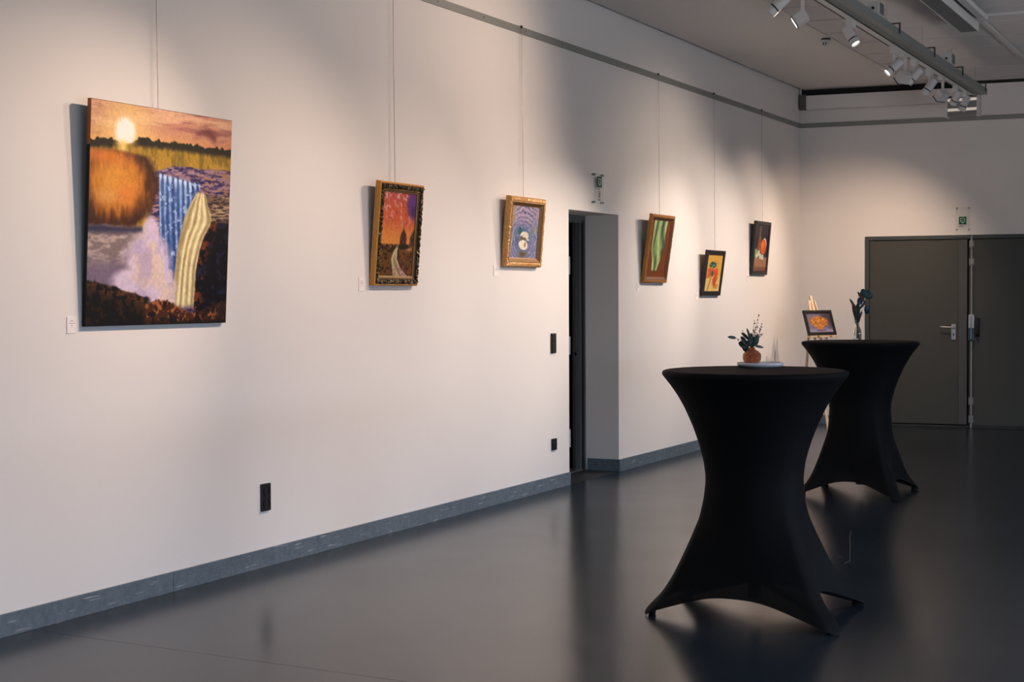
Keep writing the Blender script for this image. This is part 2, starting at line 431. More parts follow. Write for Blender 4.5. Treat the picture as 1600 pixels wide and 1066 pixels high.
# ------------------------------------------------------------------ doorway in the left wall (door_1)
d1 = struct(empty('door_1', (-DEP, DY1, 0)))
X = -DEP
fr = MB()
fr.box(X - 0.10, X, DY1 - 0.055, DY1, 0, DZ).box(X - 0.10, X, DY0, DY0 + 0.055, 0, DZ).box(X - 0.10, X, DY0 + 0.055, DY1 - 0.055, DZ - 0.06, DZ)
fr.v = [(a - X, b - DY1, c) for a, b, c in fr.v]
fr.build('door_frame', M['steeldoor'], d1, bevel=0.004)
st = MB().box(-0.06, -0.012, -0.085, -0.055, 0, DZ - 0.06).build('frame_stop', M['steeldoor'], d1, bevel=0.003)
MB().box(-0.02, 0.006, -0.06, -0.035, 0, DZ - 0.04).build('seal_strip', mat('rubber_seal', (0.02, 0.022, 0.024), 0.5), d1, bevel=0.002)
# leaf standing open into the dark room behind, seen along its face
lf = MB().box(-0.045, 0, -0.001, 0.88, 0.012, DZ - 0.07).build('door_leaf', M['steeldoor'], d1, bevel=0.003, loc=(-0.115, -0.09, 0), rot=(0, 0, R(82)))
for z in (0.27, 1.05, 1.72):
    h = MB().lathe([(0.009, -0.075), (0.009, 0.075)], 10)
    h.build('hinge', M['steel'], d1, smooth=40, loc=(-0.105, -0.098, z))
MB().lathe([(0.013, 0), (0.013, 0.012)], 12).xform(Matrix.Rotation(R(90), 4, 'X')).build('strike_hole', M['blackplastic'], d1, loc=(-0.05, -0.086, 0.98))
MB().box(-0.16, 0.0, -0.957 + 0.055, -0.06, 0, 0.012).build('threshold', M['steel'], d1, bevel=0.003)
# the dark room behind
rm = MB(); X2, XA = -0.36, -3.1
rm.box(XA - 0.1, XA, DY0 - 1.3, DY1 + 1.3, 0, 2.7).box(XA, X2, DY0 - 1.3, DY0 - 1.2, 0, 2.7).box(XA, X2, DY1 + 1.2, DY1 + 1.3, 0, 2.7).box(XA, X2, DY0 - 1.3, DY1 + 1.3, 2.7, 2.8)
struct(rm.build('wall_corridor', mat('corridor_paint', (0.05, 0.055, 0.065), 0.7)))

# ------------------------------------------------------------------ double door in the back wall (door_2)
d2 = struct(empty('door_2', (0, D0, 0), (0, 0, BA)))
fr = MB()
fr.box(DX0, DX0 + 0.045, -0.012, 0.10, 0, DH).box(DX1 - 0.045, DX1, -0.012, 0.10, 0, DH).box(DX0 + 0.045, DX1 - 0.045, -0.012, 0.10, DH - 0.043, DH)
fr.build('door_frame', M['framegrey'], d2, bevel=0.003)
l1 = MB().box(DX0 + 0.050, 1.830, 0.004, 0.054, 0.03, DH - 0.048).build('door_leaf', M['doorgrey'], d2, bevel=0.002)
MB().box(1.742, 1.826, -0.012, 0.004, 0.03, DH - 0.050).build('cover_strip', mat('strip_grey_paint', (0.072, 0.075, 0.080), 0.45), l1, bevel=0.003)
l2 = MB().box(1.850, DX1 - 0.050, 0.004, 0.054, 0.022, DH - 0.048).build('door_leaf', M['doorgrey'], d2, bevel=0.002)
MB().box(DX0 + 0.045, DX1 - 0.045, 0.0, 0.09, 0, 0.018).build('threshold', M['darkmetal'], d2, bevel=0.003)
MB().box(DX0, DX1, 0.12, 0.29, 0, DH).build('door_backing', M['dark'], d2)
# lever handle
hp = MB().box(1.664, 1.708, -0.008, 0.004, 0.963, 1.135).build('handle_plate', M['steel'], l1, bevel=0.003)
MB().tube([(1.690, -0.006, 1.100), (1.690, -0.045, 1.100), (1.680, -0.052, 1.1005), (1.57, -0.052, 1.105), (1.552, -0.050, 1.105)], 0.0085, 10).build('lever', M['steel'], l1, smooth=50)
MB().lathe([(0.016, 0), (0.016, 0.004), (0.011, 0.006)], 16).xform(Matrix.Translation((1.690, -0.008, 1.10)) @ Matrix.Rotation(R(90), 4, 'X')).build('rosette', M['zinc'], l1, smooth=40)
MB().lathe([(0.0095, 0), (0.0095, 0.003)], 14).xform(Matrix.Translation((1.688, -0.0085, 1.022)) @ Matrix.Rotation(R(90), 4, 'X')).box(1.6845, 1.6915, -0.0115, -0.0085, 1.0, 1.02).build('keyhole', M['blackplastic'], l1)
# espagnolette rod with brackets and lock case on the right leaf
MB().tube([(1.875, -0.018, 0.0), (1.875, -0.018, 2.10)], 0.0125, 10).build('lock_rod', M['zinc'], l2, smooth=50)
for za, zb in ((1.973, 2.05), (1.777, 1.854), (0.247, 0.332), (0.05, 0.135)):
    MB().box(1.847, 1.899, -0.010, 0.004, za, zb).box(1.858, 1.892, -0.036, -0.010, za + 0.012, zb - 0.012).build('rod_bracket', M['zinc'], l2, bevel=0.003)
MB().box(1.845, 1.903, -0.040, 0.004, 1.09, 1.240).build('lock_case', M['steel'], l2, bevel=0.006)
MB().box(1.843, 1.905, -0.044, 0.004, 0.955, 1.088).build('lock_cover', M['bluetint'], l2, bevel=0.008)
MB().box(1.868, 1.880, -0.048, -0.040, 0.97, 1.225).build('lock_slide', M['zinc'], l2, bevel=0.002)
MB().tube([(1.940, 0.004, 1.19), (1.940, -0.045, 1.185), (1.940, -0.055, 1.165), (1.940, -0.055, 1.035), (1.940, -0.045, 1.015), (1.940, 0.004, 1.01)], 0.016, 10).build('pull_handle', M['blackplastic'], l2, smooth=50)
MB().box(1.915, 1.965, -0.006, 0.004, 1.0, 1.2).build('handle_plate', M['blackplastic'], l2, bevel=0.002)

# ------------------------------------------------------------------ pictogram signs on stand-offs
def sign(name, label, loc, rot, wd, z0, z1, emb, pict, texts):
    """local x along the wall, -y out of it; z absolute"""
    o = empty(name, loc, rot); tag(o, label, 'sign')
    pl = MB().box(-wd / 2, wd / 2, -0.024, -0.020, z0, z1).build('acrylic_plate', M['acrylic'], o)
    for sx in (-1, 1):
        for z in (z0 + 0.012, z1 - 0.012):
            MB().lathe([(0.009, 0), (0.009, 0.028), (0.007, 0.030)], 12).xform(Matrix.Translation((sx * (wd / 2 - 0.012), 0, z)) @ Matrix.Rotation(R(90), 4, 'X')).build('stand_off', M['zinc'], o, smooth=40)
    ex, ez, ew, eh = emb
    y = -0.0245
    g = MB().box(ex - ew / 2, ex + ew / 2, y - 0.0006, y, ez - eh / 2, ez + eh / 2).build('emblem', M['green'], o)
    # white outline: a box open to a pointed foot, an arrow standing inside it
    a, b, t = ew * 0.30, eh * 0.32, ew * 0.075
    q = MB(); y1 = y - 0.0006; y2 = y - 0.0012
    q.box(ex - a, ex + a, y2, y1, ez + b - t, ez + b).box(ex - a, ex - a + t, y2, y1, ez - b * 0.55, ez + b - t).box(ex + a - t, ex + a, y2, y1, ez - b * 0.55, ez + b - t)
    for s in (-1, 1):
        p0 = (ex + s * a, ez - b * 0.55); p1 = (ex, ez - b * 1.12)
        vs = [(p0[0], y2, p0[1]), (p0[0] - s * t * 1.2, y2, p0[1]), (p1[0], y2, p1[1] + t * 1.3), (p1[0], y2, p1[1])]
        vs += [(vx, y1, vz) for vx, _, vz in vs]
        q.add(vs, [(0, 1, 2, 3), (4, 7, 6, 5), (0, 4, 5, 1), (1, 5, 6, 2), (2, 6, 7, 3), (3, 7, 4, 0)])
    q.box(ex - t * 0.45, ex + t * 0.45, y2, y1, ez - b * 0.7, ez + b * 0.3)
    q.build('emblem_outline', M['signwhite'], g)
    if pict:
        px, pz, ph = pict
        q = MB()
        for s, dress in ((-1, False), (1, True)):
            cx = px + s * 0.0105
            q.box(cx - 0.0055, cx + 0.0055, y - 0.0006, y, pz - ph * 0.12, pz + ph * 0.22)
            q.box(cx - 0.0055, cx - 0.001, y - 0.0006, y, pz - ph * 0.5, pz - ph * 0.12).box(cx + 0.001, cx + 0.0055, y - 0.0006, y, pz - ph * 0.5, pz - ph * 0.12)
            q.box(cx - 0.0035, cx + 0.0035, y - 0.0006, y, pz + ph * 0.27, pz + ph * 0.45)
        q.build('pictogram', M['signblack'], o)
    for (tx, tz, tw) in texts:
        q = MB(); x = tx - tw / 2
        while x < tx + tw / 2 - 0.004:
            l = 0.005
            q.box(x, x + l, y - 0.0006, y, tz - 0.004, tz + 0.004); x += l + 0.002
        q.build('lettering', M['signblack'], o)
    return o
sign('door_sign', 'clear acrylic sign with green emblem and toilet pictogram above the dark doorway', (0, 10.802, 0), (0, 0, R(90)), 0.184, 2.203, 2.446, (0.012, 2.378, 0.085, 0.085), (0.008, 2.280, 0.062), [(0.004, 2.322, 0.045), (0.006, 2.235, 0.055)])
sb = sign('door_sign', 'clear acrylic sign with green emblem above the grey double door', (0, 0, 0), (0, 0, 0), 0.150, 2.160, 2.418, (-0.003, 2.270, 0.078, 0.083), None, [(-0.020, 2.207, 0.05)])
bpy.context.view_layer.update()
sb.matrix_world = BMAT @ Matrix.Translation((1.781, 0, 0))

# ------------------------------------------------------------------ switches and sockets
def plate(name, label, cat, y, z, kind):
    o = empty(name, (0, y, z), (0, 0, R(90))); tag(o, label, cat)
    h = 0.15 if kind != 'single' else 0.088
    w_ = 0.082
    MB().box(-w_ / 2, w_ / 2, -0.010, 0, -h / 2, h / 2).build('cover_plate', M['blackplastic'], o, bevel=0.003)
    cz = (0.0355, -0.0355) if kind != 'single' else (0.0,)
    for c in cz:
        if kind == 'switch':
            MB().box(-0.030, 0.030, -0.014, -0.009, c - 0.032, c + 0.032).build('rocker', M['blackplastic'], o, bevel=0.002)
        else:
            s = MB().lathe([(0.0265, 0.0), (0.0265, 0.004), (0.0235, 0.004), (0.0215, -0.003), (0.0005, -0.003)], 28, closed=False).xform(Matrix.Translation((0, -0.0100, c)) @ Matrix.Rotation(R(90), 4, 'X')).build('socket_well', M['rubber'], o, smooth=30)
            for sx in (-1, 1):
                MB().lathe([(0.0028, 0), (0.0028, 0.0008)], 8).xform(Matrix.Translation((sx * 0.0095, -0.0068, c)) @ Matrix.Rotation(R(90), 4, 'X')).build('contact_hole', M['dark'], s)
            MB().box(-0.0018, 0.0018, -0.0125, -0.0075, c + 0.012, c + 0.017).build('earth_clip', M['steel'], s)
    return o
plate('power_socket', 'black double power socket low on the wall right of the waterfall painting', 'socket', 6.4405, 0.379, 'socket')
plate('light_switch', 'black double rocker light switch left of the dark doorway', 'switch', 10.005, 1.108, 'switch')
plate('power_socket', 'small black single socket below the light switch by the doorway', 'socket', 10.010, 0.340, 'single')

# ------------------------------------------------------------------ painting with numpy
def vnoise(x, y, seed=0):
    xi = np.floor(x).astype(int); yi = np.floor(y).astype(int)
    xf = x - xi; yf = y - yi
    xf = xf * xf * (3 - 2 * xf); yf = yf * yf * (3 - 2 * yf)
    def h(a, b):
        n = (a * 374761393 + b * 668265263 + seed * 1442695041) & 0xffffffff
        n = ((n ^ (n >> 13)) * 1274126177) & 0xffffffff
        return ((n ^ (n >> 16)) & 0xffff) / 65535.0
    return (h(xi, yi) * (1 - xf) + h(xi + 1, yi) * xf) * (1 - yf) + (h(xi, yi + 1) * (1 - xf) + h(xi + 1, yi + 1) * xf) * yf
def fbm(x, y, seed=0, o=4):
    s = 0; a = 0.5; t = 0
    for k in range(o):
        s = s + a * vnoise(x * 2 ** k, y * 2 ** k, seed + k * 17); t += a; a *= 0.55
    return s / t
def ss(a, b, x):
    t = np.clip((x - a) / (b - a), 0, 1); return t * t * (3 - 2 * t)
class Paint:
    def __init__(s, nx, ny, base):
        s.s, s.t = np.meshgrid((np.arange(nx) + 0.0) / (nx - 1), (np.arange(ny) + 0.0) / (ny - 1))   # s right, t down
        s.c = np.zeros((ny, nx, 3)) + np.asarray(base, float)
    def over(s, col, mask):
        mask = np.clip(mask, 0, 1)[..., None]
        s.c = s.c * (1 - mask) + np.asarray(col, float) * mask
    def mul(s, f): s.c = np.clip(s.c * f[..., None], 0, 255)

def interp(t, pts): return np.interp(t, [p[0] for p in pts], [p[1] for p in pts])

def paint_waterfall():
    p = Paint(300, 380, (202, 136, 104)); s, t = p.s, p.t
    n = fbm(s * 5, t * 22, 1); n2 = fbm(s * 40, t * 40, 2, 3); n3 = fbm(s * 9, t * 9, 3)
    # sky
    p.over((160, 94, 84), ss(0.50, 0.70, fbm(s * 3 + t * 6, t * 26, 4)))
    p.over((224, 166, 126), ss(0.52, 0.7, fbm(s * 4 + t * 5, t * 30, 5)))
    p.over((236, 170, 86), ss(0.08, 0.19, t) * ss(0.75, 0.25, np.abs(s - 0.35)) * 0.8)
    p.over((214, 120, 70), ss(0.5, 1, s) * ss(0.09, 0.17, t) * 0.6)
    d = np.hypot((s - 0.225) * 1.0, (t - 0.125) * 1.0)
    p.over((250, 200, 120), np.exp(-(d / 0.17) ** 2) * 0.9)
    p.over((255, 244, 222), ss(0.085, 0.045, d))
    p.over((105, 52, 50), ss(0.05, 0.0, np.abs(t - (0.085 - 0.06 * (s - 0.8) + 0.02 * np.sin(s * 30)))) * ss(0.68, 0.8, s) * ss(0.4, 0.6, n) * 0.9)
    # meadow band and tree line
    hor = 0.168 + 0.028 * ss(0.35, 0.0, s)
    p.over((176, 130, 42), ss(hor - 0.004, hor + 0.01, t))
    p.over((122, 96, 34), ss(hor, hor + 0.02, t) * ss(0.45, 0.65, fbm(s * 46, t * 16, 6)) * 0.8)
    p.over((200, 150, 60), ss(0.22, 0.235, t) * ss(0.4, 0.6, n3) * 0.7)
    tree = hor - 0.012 - 0.026 * fbm(s * 44, s * 0, 7, 3) + 0.03 * ss(0.11, 0.02, np.abs(s - 0.23))
    tm = (ss(tree - 0.003, tree + 0.003, t) * ss(hor + 0.024, hor - 0.004, t - 0.018 * (fbm(s * 60, t * 20, 22) - 0.3)))
    p.over((34, 30, 16), tm * (1 - 0.75 * ss(0.10, 0.03, np.abs(s - 0.23))))
    p.over((250, 205, 110), np.exp(-((s - 0.21) / 0.035) ** 2) * ss(0.15, 0.18, t) * ss(0.28, 0.2, t) * 0.95)
    # river of purple and brown strokes
    riv = ss(0.245, 0.258, t + 0.02 * (n3 - 0.5) + 0.04 * ss(0.6, 0.4, s) * -1) * ss(0.36, 0.44, s)
    p.over((92, 70, 100), riv)
    rs = fbm(s * 26 + t * 18, t * 110, 8, 3)
    p.over((160, 122, 126), riv * ss(0.52, 0.64, rs)); p.over((48, 38, 78), riv * ss(0.48, 0.36, rs)); p.over((180, 124, 84), riv * ss(0.58, 0.70, fbm(s * 28, t * 100, 9, 3)) * 0.8)
    br = ss(0.365, 0.385, t + 0.03 * (s - 0.9)) * ss(0.78, 0.84, s)
    p.over((120, 92, 72), br); p.over((182, 146, 110), br * ss(0.5, 0.62, fbm(s * 16 + t * 40, t * 100, 10, 3))); p.over((66, 48, 48), br * ss(0.5, 0.38, rs))
    # orange thicket left
    edge = interp(t, [(0.2, 0.36), (0.27, 0.42), (0.33, 0.46), (0.42, 0.44), (0.5, 0.37), (0.57, 0.30)]) + 0.06 * (fbm(s * 12, t * 16, 23) - 0.5)
    br2 = fbm(s * 40, t * 14, 24, 3)
    bot = 0.565 - 0.03 * s + 0.05 * (fbm(s * 14, t * 3, 25) - 0.5)
    th = ss(edge + 0.035, edge - 0.03, s + 0.05 * (br2 - 0.5)) * ss(0.215, 0.24, t + 0.02 * n3) * ss(bot + 0.03, bot - 0.02, t + 0.05 * (br2 - 0.5))
    p.over((66, 38, 26), th)
    dd = np.hypot((s - 0.17) / 0.26, (t - 0.36) / 0.19)
    p.over((170, 92, 30), th * ss(1.05, 0.45, dd + 0.45 * (br2 - 0.5)))
    p.over((220, 142, 54), th * ss(0.85, 0.25, dd + 0.4 * (br2 - 0.5)))
    p.over((226, 120, 50), th * np.exp(-((s - 0.24) / 0.06) ** 2 - ((t - 0.40) / 0.05) ** 2) * 0.7)
    p.over((225, 124, 48), ss(0.30, 0.24, t) * ss(0.2, 0.23, t) * ss(0.34, 0.1, s) * 0.8)
    p.over((224, 160, 110), np.exp(-((s - 0.10) / 0.10) ** 2 - ((t - 0.42) / 0.03) ** 2) * 0.35)
    # pool at lower left
    po = ss(0.55, 0.575, t + 0.02 * n3) * ss(0.45, 0.36, s)
    p.over((134, 112, 106), po); p.over((184, 156, 142), po * ss(0.45, 0.7, fbm(s * 18, t * 60, 11, 3)))
    p.over((58, 52, 72), po * ss(0.605, 0.565, t + 0.02 * s)); p.over((124, 102, 116), po * ss(0.66, 0.76, t))
    # blue fall
    def curve(pts):
        f = np.interp(np.linspace(0, 1, 401), [a for a, b in pts], [b for a, b in pts])
        kf = np.exp(-0.5 * (np.arange(-20, 21) / 9.0) ** 2); f = np.convolve(np.pad(f, 20, mode='edge'), kf / kf.sum(), 'valid')
        return np.interp(t, np.linspace(0, 1, 401), f)
    lx = curve([(0.28, 0.465), (0.5, 0.475), (0.74, 0.50)]); rx = curve([(0.28, 0.74), (0.333, 0.78), (0.41, 0.72), (0.49, 0.655), (0.63, 0.61), (0.735, 0.60), (0.8, 0.59)])
    topy = 0.297 + 0.11 * np.clip(s - 0.47, 0, 1)
    bf = ss(lx - 0.006, lx + 0.006, s) * ss(rx + 0.008, rx - 0.008, s) * ss(topy - 0.008, topy + 0.008, t) * ss(0.79, 0.74, t)
    p.over((70, 98, 146), bf)
    q = s - lx + 0.10 * np.clip(0.42 - t, 0, 1) * np.clip(s - 0.55, 0, 1) * 4
    st = 0.65 * (0.5 + 0.5 * np.sin(q * 165 + 3.0 * vnoise(q * 9, t * 2.5, 12))) + 0.35 * vnoise(q * 60, t * 3, 26)
    puff = fbm(q * 34, t * 46, 13, 3)
    p.over((146, 168, 206), bf * ss(0.5, 0.85, st + 0.5 * (puff - 0.5))); p.over((38, 56, 104), bf * ss(0.38, 0.12, st + 0.3 * (puff - 0.5)) * 0.85)
    p.over((206, 214, 230), bf * ss(topy + 0.05, topy, t) * ss(0.35, 0.6, st + 0.4 * (puff - 0.5)))
    p.over((190, 204, 226), bf * ss(0.60, 0.72, fbm(q * 44, t * 60, 14, 3)) * 0.7)
    # cream fall
    lx2 = curve([(0.362, 0.755), (0.40, 0.715), (0.485, 0.66), (0.625, 0.615), (0.78, 0.595), (0.93, 0.58)]); rx2 = curve([(0.36, 0.80), (0.42, 0.825), (0.505, 0.87), (0.585, 0.80), (0.72, 0.755), (0.93, 0.742)])
    cf_ = ss(lx2 - 0.008, lx2 + 0.01, s) * ss(rx2 + 0.008, rx2 - 0.008, s) * ss(0.362, 0.38, t) * ss(0.935, 0.90, t + 0.02 * (n2 - 0.5))
    p.over((200, 172, 116), cf_)
    q2 = (s - lx2) / np.maximum(rx2 - lx2, 0.03); puff2 = fbm(q2 * 8, t * 26, 15, 3)
    st2 = 0.6 * (0.5 + 0.5 * np.sin(q2 * 24 + 3.0 * vnoise(q2 * 4, t * 3, 27))) + 0.4 * vnoise(q2 * 14, t * 4, 28)
    p.over((240, 218, 164), cf_ * ss(0.45, 0.75, st2 + 0.5 * (puff2 - 0.5))); p.over((150, 124, 82), cf_ * ss(0.36, 0.14, st2 + 0.4 * (puff2 - 0.5)) * 0.7); p.over((128, 108, 80), cf_ * ss(0.10, 0.0, q2) * 0.6)
    # black rock right
    rk = ss(rx2 - 0.004, rx2 + 0.012, s + 0.012 * (n2 - 0.5)) * ss(0.50, 0.53, t + 0.06 * (0.95 - s) + 0.03 * (n3 - 0.5))
    rk = np.maximum(rk, ss(0.88, 0.91, s) * ss(0.495, 0.515, t))
    p.over((16, 14, 20), rk)
    p.over((124, 54, 28), rk * ss(0.11, 0.01, s - rx2) * ss(0.48, 0.62, fbm(s * 36, t * 44, 16, 3)))
    p.over((34, 36, 54), rk * ss(0.55, 0.72, fbm(s * 26, t * 40, 17, 3)) * 0.8)
    # mist
    mm = np.zeros_like(s)
    for (a, b, rx_, ry_) in ((0.41, 0.70, 0.16, 0.13), (0.42, 0.57, 0.06, 0.07), (0.45, 0.82, 0.15, 0.10), (0.53, 0.80, 0.06, 0.08), (0.30, 0.80, 0.14, 0.06), (0.50, 0.88, 0.10, 0.07)):
        mm = np.maximum(mm, ss(1.25, 0.75, np.hypot((s - a) / rx_, (t - b) / ry_) + 0.5 * (n3 - 0.5)))
    p.over((218, 190, 202), mm * 0.97); p.over((224, 190, 172), mm * ss(0.5, 0.7, fbm(s * 7, t * 7, 18))); p.over((172, 148, 178), mm * ss(0.5, 0.3, fbm(s * 8, t * 8, 19)) * 0.6)
    # foreground rocks
    fg = 0.795 + 0.25 * np.clip(s, 0, 0.4) ** 1.2 + 0.02 * (n2 - 0.5)
    f1 = ss(fg - 0.006, fg + 0.008, t + 0.02 * (n3 - 0.5)) * ss(0.44, 0.40, s)
    p.over((22, 19, 19), f1); p.over((112, 66, 32), f1 * ss(0.10, 0.0, t - fg) * ss(0.4, 0.62, n2) * 0.9); p.over((50, 32, 20), f1 * ss(0.58, 0.74, n2))
    fg2 = 0.915 - 0.03 * np.sin((s - 0.36) * 12) + 0.03 * (n2 - 0.5)
    f2 = ss(fg2 - 0.006, fg2 + 0.008, t) * ss(0.37, 0.41, s)
    p.over((72, 38, 24), f2); p.over((176, 96, 50), f2 * ss(0.50, 0.66, fbm(s * 44, t * 50, 20, 3))); p.over((30, 22, 22), f2 * ss(0.48, 0.32, n2)); p.over((30, 24, 26), f2 * ss(0.85, 0.97, s) * 0.6)
    p.over((24, 20, 22), ss(0.975, 0.995, t) * 0.7)
    p.mul(0.93 + 0.14 * fbm(s * 90, t * 90, 21, 2))
    return p.c

def paint_path():
    p = Paint(130, 200, (206, 92, 56)); s, t = p.s, p.t
    n = fbm(s * 12 + t * 14, t * 26 - s * 10, 30); n2 = fbm(s * 30, t * 40, 31, 3)
    p.over((222, 136, 62), ss(0.28, 0.6, t + 0.1 * (n - 0.5)))
    p.over((186, 80, 74), ss(0.25, 0.0, t) * 0.7)
    p.over((232, 172, 160), ss(0.60, 0.68, fbm(s * 16 - t * 14, t * 16 + s * 10, 32, 3)) * ss(0.62, 0.1, t) * 0.8)
    p.over((170, 60, 50), ss(0.6, 0.74, fbm(s * 8 - t * 6, t * 22 + s * 8, 33, 3)) * ss(0.5, 0.2, t) * 0.7)
    p.over((104, 56, 112), ss(0.24, 0.12, np.hypot((s - 0.93) / 1.1, (t - 0.12) / 1.0) + 0.08 * (n - 0.5)))
    p.over((66, 46, 82), ss(0.10, 0.04, np.hypot((s - 0.93), (t - 0.22))) * 0.8)
    g = ss(0.612, 0.63, t + 0.01 * (n2 - 0.5))
    p.over((104, 66, 28), g); p.over((150, 104, 44), g * ss(0.5, 0.66, n2) * ss(0.72, 0.62, t)); p.over((58, 34, 20), g * ss(0.55, 0.4, fbm(s * 16, t * 34, 34, 3)))
    p.over((140, 66, 34), g * ss(0.5, 0.7, fbm(s * 40, t * 18, 35, 3)) * ss(0.68, 0.76, t) * ss(0.5, 0.7, s))
    p.over((206, 130, 84), np.exp(-((s - 0.86) / 0.12) ** 2 - ((t - 0.675) / 0.022) ** 2))
    cx = interp(t, [(0.62, 0.55), (0.70, 0.47), (0.80, 0.44), (0.90, 0.52), (1.0, 0.66)]); wd = interp(t, [(0.62, 0.02), (0.75, 0.075), (0.9, 0.13), (1.0, 0.22)])
    pa = g * ss(wd + 0.02, wd - 0.02, np.abs(s - cx))
    p.over((198, 172, 124), pa); p.over((160, 108, 104), pa * ss(0.80, 0.92, t) * ss(0.35, 0.6, n2)); p.over((124, 108, 60), pa * ss(0.05, 0.015, np.abs(s - cx)) * ss(0.72, 0.82, t) * 0.8)
    p.over((46, 30, 24), g * ss(0.035, 0.012, np.abs(s - cx - wd - 0.02)) * ss(0.64, 0.7, t) * 0.8)
    for (a, top, wv) in ((0.68, 0.40, 0.10), (1.0, 0.41, 0.12)):
        ww = wv * ss(top, top + 0.13, t) * (0.75 + 0.5 * n2)
        p.over((96, 52, 32), ss(ww + 0.02, ww - 0.02, np.abs(s - a)) * ss(top, top + 0.01, t) * ss(0.64, 0.61, t)); p.over((52, 28, 22), ss(ww, ww - 0.03, np.abs(s - a)) * ss(top, top + 0.02, t) * ss(0.64, 0.61, t) * ss(0.45, 0.6, fbm(s * 36, t * 44, 36, 2)))
    p.over((40, 26, 22), ss(0.2, 0.1, np.hypot((s - 0.7) / 1.2, (t - 0.645) / 0.22)) * 0.9)
    p.mul(0.9 + 0.2 * n2)
    return p.c

def paint_duck():
    p = Paint(150, 160, (128, 124, 150)); s, t = p.s, p.t
    r = np.hypot((s - 0.45), (t - 0.62) * 1.05); n = fbm(s * 12, t * 12, 40); n2 = fbm(s * 34, t * 34, 41, 3)
    p.over((176, 148, 160), ss(0.5, 0.15, t + 0.2 * (n - 0.5)) * 0.9)
    p.over((84, 102, 130), ss(0.36, 0.12, r + 0.1 * (n - 0.5)))
    n5 = fbm(s * 5, t * 5, 43); rg = 0.5 + 0.5 * np.sin(r * 70 + 14 * n5 + 3 * n2)
    p.over((58, 78, 108), ss(0.6, 0.95, rg) * 0.65 * ss(0.42, 0.6, n2)); p.over((196, 180, 190), ss(0.35, 0.05, rg) * 0.5 * ss(0.5, 0.65, n2))
    p.over((52, 56, 84), ss(0.15, 0.5, s) * ss(0.8, 0.95, rg) * ss(0.5, 0.1, t) * 0.6)
    p.over((186, 138, 60), ss(0.22, 0.05, s + 0.10 * (n2 - 0.5)) * ss(0.5, 0.2, t) * ss(0.42, 0.6, fbm(s * 60, t * 16, 42, 3)))
    p.over((210, 190, 120), ss(0.012, 0.004, np.abs(s - 0.07 - 0.05 * np.sin(t * 4))) * ss(0.4, 0.5, t))
    p.over((156, 150, 84), np.exp(-((s - 0.86) / 0.09) ** 2 - ((t - 0.44) / 0.06) ** 2) * ss(0.4, 0.6, n2)); p.over((92, 74, 34), np.exp(-((s - 0.5) / 0.13) ** 2 - ((t - 0.93) / 0.06) ** 2))
    p.over((226, 206, 176), ss(1.1, 0.9, np.hypot((s - 0.52) / 0.15, (t - 0.57) / 0.085)))
    p.over((120, 84, 60), ss(1.1, 0.8, np.hypot((s - 0.50) / 0.10, (t - 0.635) / 0.04)))
    p.over((238, 218, 184), ss(1.1, 0.9, np.hypot((s - 0.49 - 0.25 * (t - 0.72)) / 0.16, (t - 0.745) / 0.095)))
    p.over((150, 100, 66), ss(1.1, 0.7, np.hypot((s - 0.56) / 0.03, (t - 0.74) / 0.06))); p.over((240, 236, 226), np.exp(-((s - 0.66) / 0.05) ** 2 - ((t - 0.645) / 0.015) ** 2))
    p.over((28, 92, 84), ss(1.1, 0.9, np.hypot((s - 0.355) / 0.055, (t - 0.47) / 0.07))); p.over((178, 110, 92), np.exp(-((s - 0.37) / 0.04) ** 2 - ((t - 0.62) / 0.03) ** 2)); p.over((34, 66, 74), np.exp(-((s - 0.42) / 0.035) ** 2 - ((t - 0.60) / 0.03) ** 2))
    p.mul(0.86 + 0.28 * n2)
    return p.c

def paint_cloth():
    p = Paint(120, 170, (124, 62, 32)); s, t = p.s, p.t
    n = fbm(s * 10, t * 10, 50); n2 = fbm(s * 26 + t * 4, t * 14, 51, 3)
    lx = interp(t, [(0, 0.12), (0.3, 0.14), (0.5, 0.12), (0.58, 0.17), (0.7, 0.24), (0.86, 0.27)]); rx = interp(t, [(0, 0.84), (0.12, 0.80), (0.3, 0.78), (0.46, 0.82), (0.55, 0.70), (0.7, 0.68), (0.88, 0.55)])
    mk = ss(lx - 0.012, lx + 0.012, s) * ss(rx + 0.012, rx - 0.012, s) * ss(0.9, 0.86, t - 0.1 * np.abs(s - 0.4))
    p.over((82, 40, 24), ss(rx + 0.10, rx, s) * ss(lx, lx + 0.1, s) * ss(0.93, 0.88, t) * ss(0.3, 0.6, t))
    p.over((136, 152, 88), mk); q = (s - lx) / (rx - lx)
    f = 0.55 * fbm(q * 7 + 2.2 * t, t * 1.6, 52, 3) + 0.45 * (0.5 + 0.5 * np.sin(q * 12 + 2.5 * np.sin(t * 3.2 + q * 2)))
    p.over((194, 196, 128), mk * ss(0.52, 0.72, f)); p.over((70, 100, 76), mk * ss(0.46, 0.28, f)); p.over((40, 66, 60), mk * ss(0.32, 0.16, f))
    p.over((84, 44, 26), ss(0.05, 0.0, s) * 0.5); p.mul(0.9 + 0.2 * n2)
    return p.c

